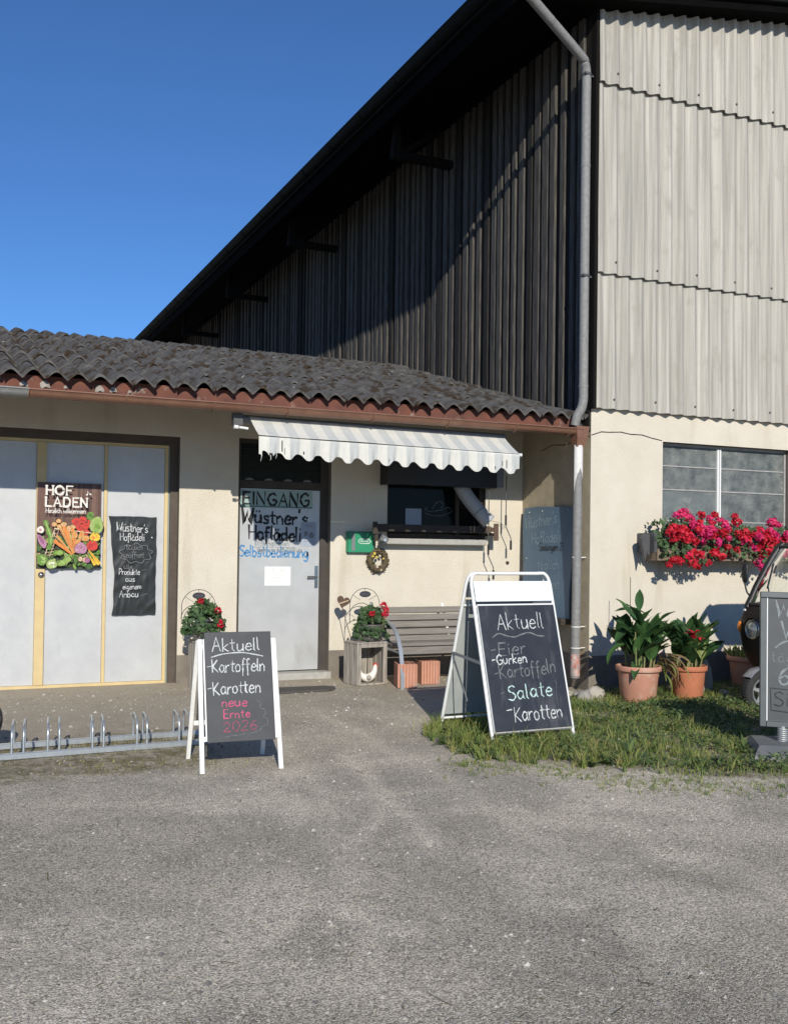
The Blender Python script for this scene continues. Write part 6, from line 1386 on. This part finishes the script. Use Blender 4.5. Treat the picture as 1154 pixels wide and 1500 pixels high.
# local x: along the sign from its far (left) edge, z: up from the ground
ZL, ZU, WS = .185, 1.165, .70
mb = MB(); mb.box((0, -.018, ZL), (.045, .018, ZU-.045), 0, RS, .004); mb.box((WS-.045, -.018, ZL), (WS, .018, ZU-.045), 0, RS, .004); mb.box((.0, -.022, ZU-.044), (WS, .022, ZU), 0, RS, .004); mb.box((.046, -.018, ZL), (WS-.046, .018, ZL+.042), 0, RS, .003); fo = mb.build('frame', 'sign_frame', sg)
mb = MB(); mb.box((.046, -.012, ZL+.043), (.053, -.006, ZU-.045), 0, RS); mb.box((.054, -.012, ZL+.043), (.20, -.007, ZL+.049), 1, RS); mb.build('inner_edge', ['sign_white', 'sign_frame'], sg)
mb = MB(); mb.box((.046, -.005, ZL+.043), (WS-.046, .010, ZU-.045), 0, RS); sp = mb.build('chalk_panel', 'sign_board', sg)
R3 = RS.to_3x3(); p = Pen(RS @ Vector((.054, -.005, ZL+.045)), R3 @ Vector((1, 0, 0)), R3 @ Vector((0, 0, 1)), R3 @ Vector((0, -1, 0)), .001)
p.text('W', .06, .76, .12, .013, 0, -.02, 1.0); p.text('V', .09, .60, .12, .013, 0, -.02, 1.0); p.stroke([(.055, .53), (.10, .565), (.18, .59), (.30, .60)], .012, 0, True); p.text('täglich', .025, .425, .08, .006, 1, -.03, 1.1, 1.8); p.text('6', .075, .265, .13, .013, 0, 0, 1.1); p.text('Sie', .045, .105, .10, .009, 2, -.01, 1.2, 2.0); p.stroke([(.02, .23), (.025, .075), (.30, .05)], .006, 2); p.stroke([(.02, .235), (.30, .215)], .006, 2)
p.build('chalk_writing', ['chalk_wide', 'chalk_faint', 'sign_ink'], sp)
for xx in (.16, .54):
    c0 = RS @ Vector((xx, 0, ZL)); mb = MB(); pts = [c0+Vector((.030*math.cos(a*2*PI*9), .030*math.sin(a*2*PI*9), -.135*a)) for a in [q_/126 for q_ in range(127)]]; mb.tube(pts, .0075, 6); mb.tube([c0+Vector((0, 0, .01)), c0-Vector((0, 0, .15))], .022, 10); mb.build('spring', 'spring', sg)
mb = MB(); RB = Matrix.Translation((5.475, 5.60, 0)) @ Matrix.Rotation(ang, 4, 'Z')
xa, xb = -.08, .80; prof_ = [(-.34, 0), (-.33, .03), (-.20, .085), (.20, .085), (.33, .03), (.34, 0)]
vs = [RB @ Vector((xa+(.05 if z > .05 else 0), y, z)) for y, z in prof_]+[RB @ Vector((xb-(.05 if z > .05 else 0), y, z)) for y, z in prof_]
mb.add(vs, [tuple(range(5, -1, -1)), tuple(range(6, 12))]+[(i, i+1, i+7, i+6) for i in range(5)], 0); mb.build('base', 'sign_base', sg)

# ------------------------------------------------------------------ grass, weeds, dry growth, loose stones
def blade(mb, x, y, z, h, w_, mi, lean=None):
    a = rnd.uniform(0, 2*PI); s_ = Vector((math.cos(a), math.sin(a), 0))*w_; l = lean or Vector((rnd.gauss(0, .35), rnd.gauss(0, .35), 0))*h
    b = Vector((x, y, z)); m_ = b+l*.35+Vector((0, 0, h*.6)); t_ = b+l+Vector((0, 0, h*.92)); mb.add([b-s_, b+s_, m_+s_*.7, m_-s_*.7, t_], [(0, 1, 2, 3), (3, 2, 4)], mi)
mb = MB(); cnt = 0
for i in range(74000):
    y = rnd.uniform(4.2, 9.05); x = rnd.uniform(3.2, 10)
    if not in_poly(x, y, GRASS): continue
    if x > .86*y+2.9: continue
    d = poly_dist(x, y, GRASS); edge_ = (y < 6.9); near = sstep((d+.25*noise.noise((x*2.6, y*2.6, 21))-.02)/.30) if edge_ else 1
    cl_ = .5+.5*noise.noise((x*1.7, y*1.7, 2))+.35*noise.noise((x*5, y*5, 6))
    if rnd.random() > near*(.22+.85*cl_): continue
    h = rnd.uniform(.025, .075)*(.6+.8*max(.1, cl_))*(1.25 if x < 4.9 and y > 5.4 else 1.0); 
    if y > 8.0 and x > 5.6: h *= 1.3
    blade(mb, x, y, gh(x, y)-.004, h, rnd.uniform(.0018, .0038), rnd.choice((0, 0, 1, 1, 2, 3)) if cl_ > .3 else rnd.choice((0, 2, 3, 3))); cnt += 1
for i in range(170):     # tall stalks round the feet of the A-board
    x, y = rnd.choice([(rnd.uniform(3.45, 4.0), rnd.uniform(5.9, 7.3)), (rnd.uniform(3.7, 4.7), rnd.uniform(6.2, 7.0)), (rnd.uniform(4.3, 5.2), rnd.uniform(5.6, 7.6))]); blade(mb, x, y, 0, rnd.uniform(.10, .24), rnd.uniform(.0015, .004), rnd.choice((0, 1, 1, 3)))
for i in range(26000):
    y = rnd.uniform(4.2, 8.6); x = rnd.uniform(3.2, 8.2)
    if not in_poly(x, y, GRASS) or x > .86*y+2.9: continue
    d = poly_dist(x, y, GRASS); cl_ = noise.noise((x*1.3+7, y*1.3, 9))
    if cl_ < -.15 or rnd.random() > sstep(d/.3): continue
    hz = rnd.uniform(.01, .075)*(.5+1.2*max(0, cl_)+.3); leaf_disc(mb, Vector((x, y, gh(x, y)+hz)), Vector((rnd.gauss(0, .45), rnd.gauss(-.2, .45), 1)), rnd.uniform(.006, .017), 4+rnd.choice((0, 0, 1, 2)), .1)
for i in range(34):
    y = rnd.uniform(4.4, 7.6); x = rnd.uniform(3.5, 6.6)
    if in_poly(x, y, GRASS) and poly_dist(x, y, GRASS) > .1:
        for _ in range(4): leaf_disc(mb, Vector((x+rnd.gauss(0, .006), y+rnd.gauss(0, .006), gh(x, y)+.06+rnd.gauss(0, .005))), Vector((rnd.gauss(0, 1), rnd.gauss(0, 1), 1)), .0036, 7)
for k in range(460):      # tussocks: blades fanning out of one root
    if k < 170: x, y = rnd.uniform(3.35, 4.35), rnd.uniform(5.5, 7.4)
    else: y = rnd.uniform(4.4, 8.9); x = rnd.uniform(3.4, 8.0)
    if not in_poly(x, y, GRASS) or x > .86*y+2.9: continue
    hh = rnd.uniform(.05, .15)*(1.4 if k < 110 else 1)*(1.2 if y > 8.2 else 1); cl_ = rnd.choice((0, 1, 1, 1, 2, 3, 3))
    for j in range(rnd.randint(10, 24)):
        a = rnd.uniform(0, 6.28); q_ = rnd.uniform(.15, .9); blade(mb, x+rnd.gauss(0, .012), y+rnd.gauss(0, .012), gh(x, y)-.004, hh*rnd.uniform(.5, 1.1), rnd.uniform(.0018, .004), cl_ if rnd.random() < .7 else rnd.choice((0, 1, 3)), Vector((math.cos(a), math.sin(a), 0))*hh*q_)
for k in range(95):       # leafy tufts: dock, dandelion
    while True:
        y = rnd.uniform(4.4, 8.2); x = rnd.uniform(3.4, 7.2)
        if in_poly(x, y, GRASS): break
    for j in range(11): canna_leaf(mb, Vector((x, y, gh(x, y))), rnd.uniform(0, 6.28), rnd.uniform(.07, .16), rnd.uniform(.008, .018), rnd.uniform(.3, 1.2), rnd.uniform(.5, 1.6), 4+rnd.choice((0, 1, 2)))
for k in range(420):      # thin outliers over the gravel in front of the verge
    b_ = rnd.choice(((3.4, 6.0), (3.8, 5.7), (4.1, 5.3), (4.4, 5.0), (4.8, 4.75))); x, y = b_[0]+rnd.gauss(0, .16)-.06, b_[1]+rnd.gauss(0, .16)-.10
    for j in range(rnd.randint(3, 9)): blade(mb, x+rnd.gauss(0, .012), y+rnd.gauss(0, .012), gh(x, y)-.003, rnd.uniform(.012, .035), rnd.uniform(.0015, .003), rnd.choice((0, 1, 2, 3)))
gr = mb.build('grass', ['grass_blade_0', 'grass_blade_1', 'grass_blade_2', 'grass_blade_3', 'weed_leaf_0', 'weed_leaf_1', 'weed_leaf_2', 'hen_white'], None); gr['kind'] = 'stuff'
mb = MB()
for i in range(9000):
    x = rnd.uniform(-.2, 2.0); y = rnd.uniform(6.35, 8.0); c = noise.noise((x*2.3, y*2.3, 5))+.5*noise.noise((x*7, y*7, 2)); e_ = min(sstep((y-6.4)/.3), sstep((8.0-y)/.3))
    if rnd.random() > (.12+.9*max(0, c+.1))*e_: continue
    blade(mb, x, y, gh(x, y)-.002, rnd.uniform(.008, .028), rnd.uniform(.002, .004), rnd.choice((0, 0, 1, 1, 2)))
for i in range(700):      # stray straws and crumbs over the yard
    y = rnd.uniform(2.6, 9.4); x = rnd.uniform(-.1, 1.0)*.86*y+.2; a = rnd.uniform(0, 6.28); L_ = rnd.uniform(.01, .05)*(1 if rnd.random() < .9 else 2.5); d = Vector((math.cos(a), math.sin(a), 0)); s_ = Vector((-d.y, d.x, 0))*rnd.uniform(.001, .0022); b = Vector((x, y, gh(x, y)+.006)); mb.add([b-s_, b+s_, b+d*L_+s_, b+d*L_-s_], [(0, 1, 2, 3)], 0)
dg = mb.build('dry_grass', ['dry_blade', 'moss_blade', 'grass_blade_3'], None); dg['kind'] = 'stuff'
mb = MB(); OCT = [(1, 0, 0), (0, 1, 0), (-1, 0, 0), (0, -1, 0), (0, 0, 1)]
def stone(x, y, r, mi):
    vs = [Vector((x+a*r*rnd.uniform(.6, 1.25), y+b*r*rnd.uniform(.6, 1.25), gh(x, y)+(c*r*rnd.uniform(.4, .8) if c else -.001))) for a, b, c in OCT]; mb.add(vs, [(0, 1, 4), (1, 2, 4), (2, 3, 4), (3, 0, 4)], mi)
for i in range(26000):
    u = rnd.random(); y = 2.2+5.2*u**1.25; x = rnd.uniform(-.06, 1.02)*(.86*y)+.15
    if in_poly(x, y, GRASS) and poly_dist(x, y, GRASS) > .25: continue
    dn_ = .5+.7*noise.noise((x*1.1, y*1.1, 8))
    if rnd.random() > dn_+.25: continue
    big_ = rnd.random(); r = rnd.uniform(.0022, .0048) if big_ < .86 else rnd.uniform(.005, .011) if big_ < .992 else rnd.uniform(.011, .017)
    stone(x, y, r, rnd.choices((0, 1, 2, 3), (4, 4, 3, .9))[0])
for i in range(2600):
    y = rnd.uniform(7.4, 10.3); x = rnd.uniform(.3, 5.2)
    if in_poly(x, y, GRASS): continue
    stone(x, y, rnd.uniform(.003, .010) if rnd.random() < .93 else rnd.uniform(.012, .022), rnd.choices((0, 1, 2, 3), (3, 4, 1, 2))[0])
for i in range(2200):
    y = rnd.uniform(3.6, 5.4); x = rnd.uniform(3.2, 5.6)
    if in_poly(x, y, GRASS) and poly_dist(x, y, GRASS) > .15: continue
    stone(x, y, rnd.uniform(.003, .009), rnd.choices((0, 1, 2, 3), (3, 4, 2, 2))[0])
gv_ = mb.build('gravel', ['stone_0', 'stone_1', 'stone_2', 'stone_3'], None); gv_['kind'] = 'stuff'
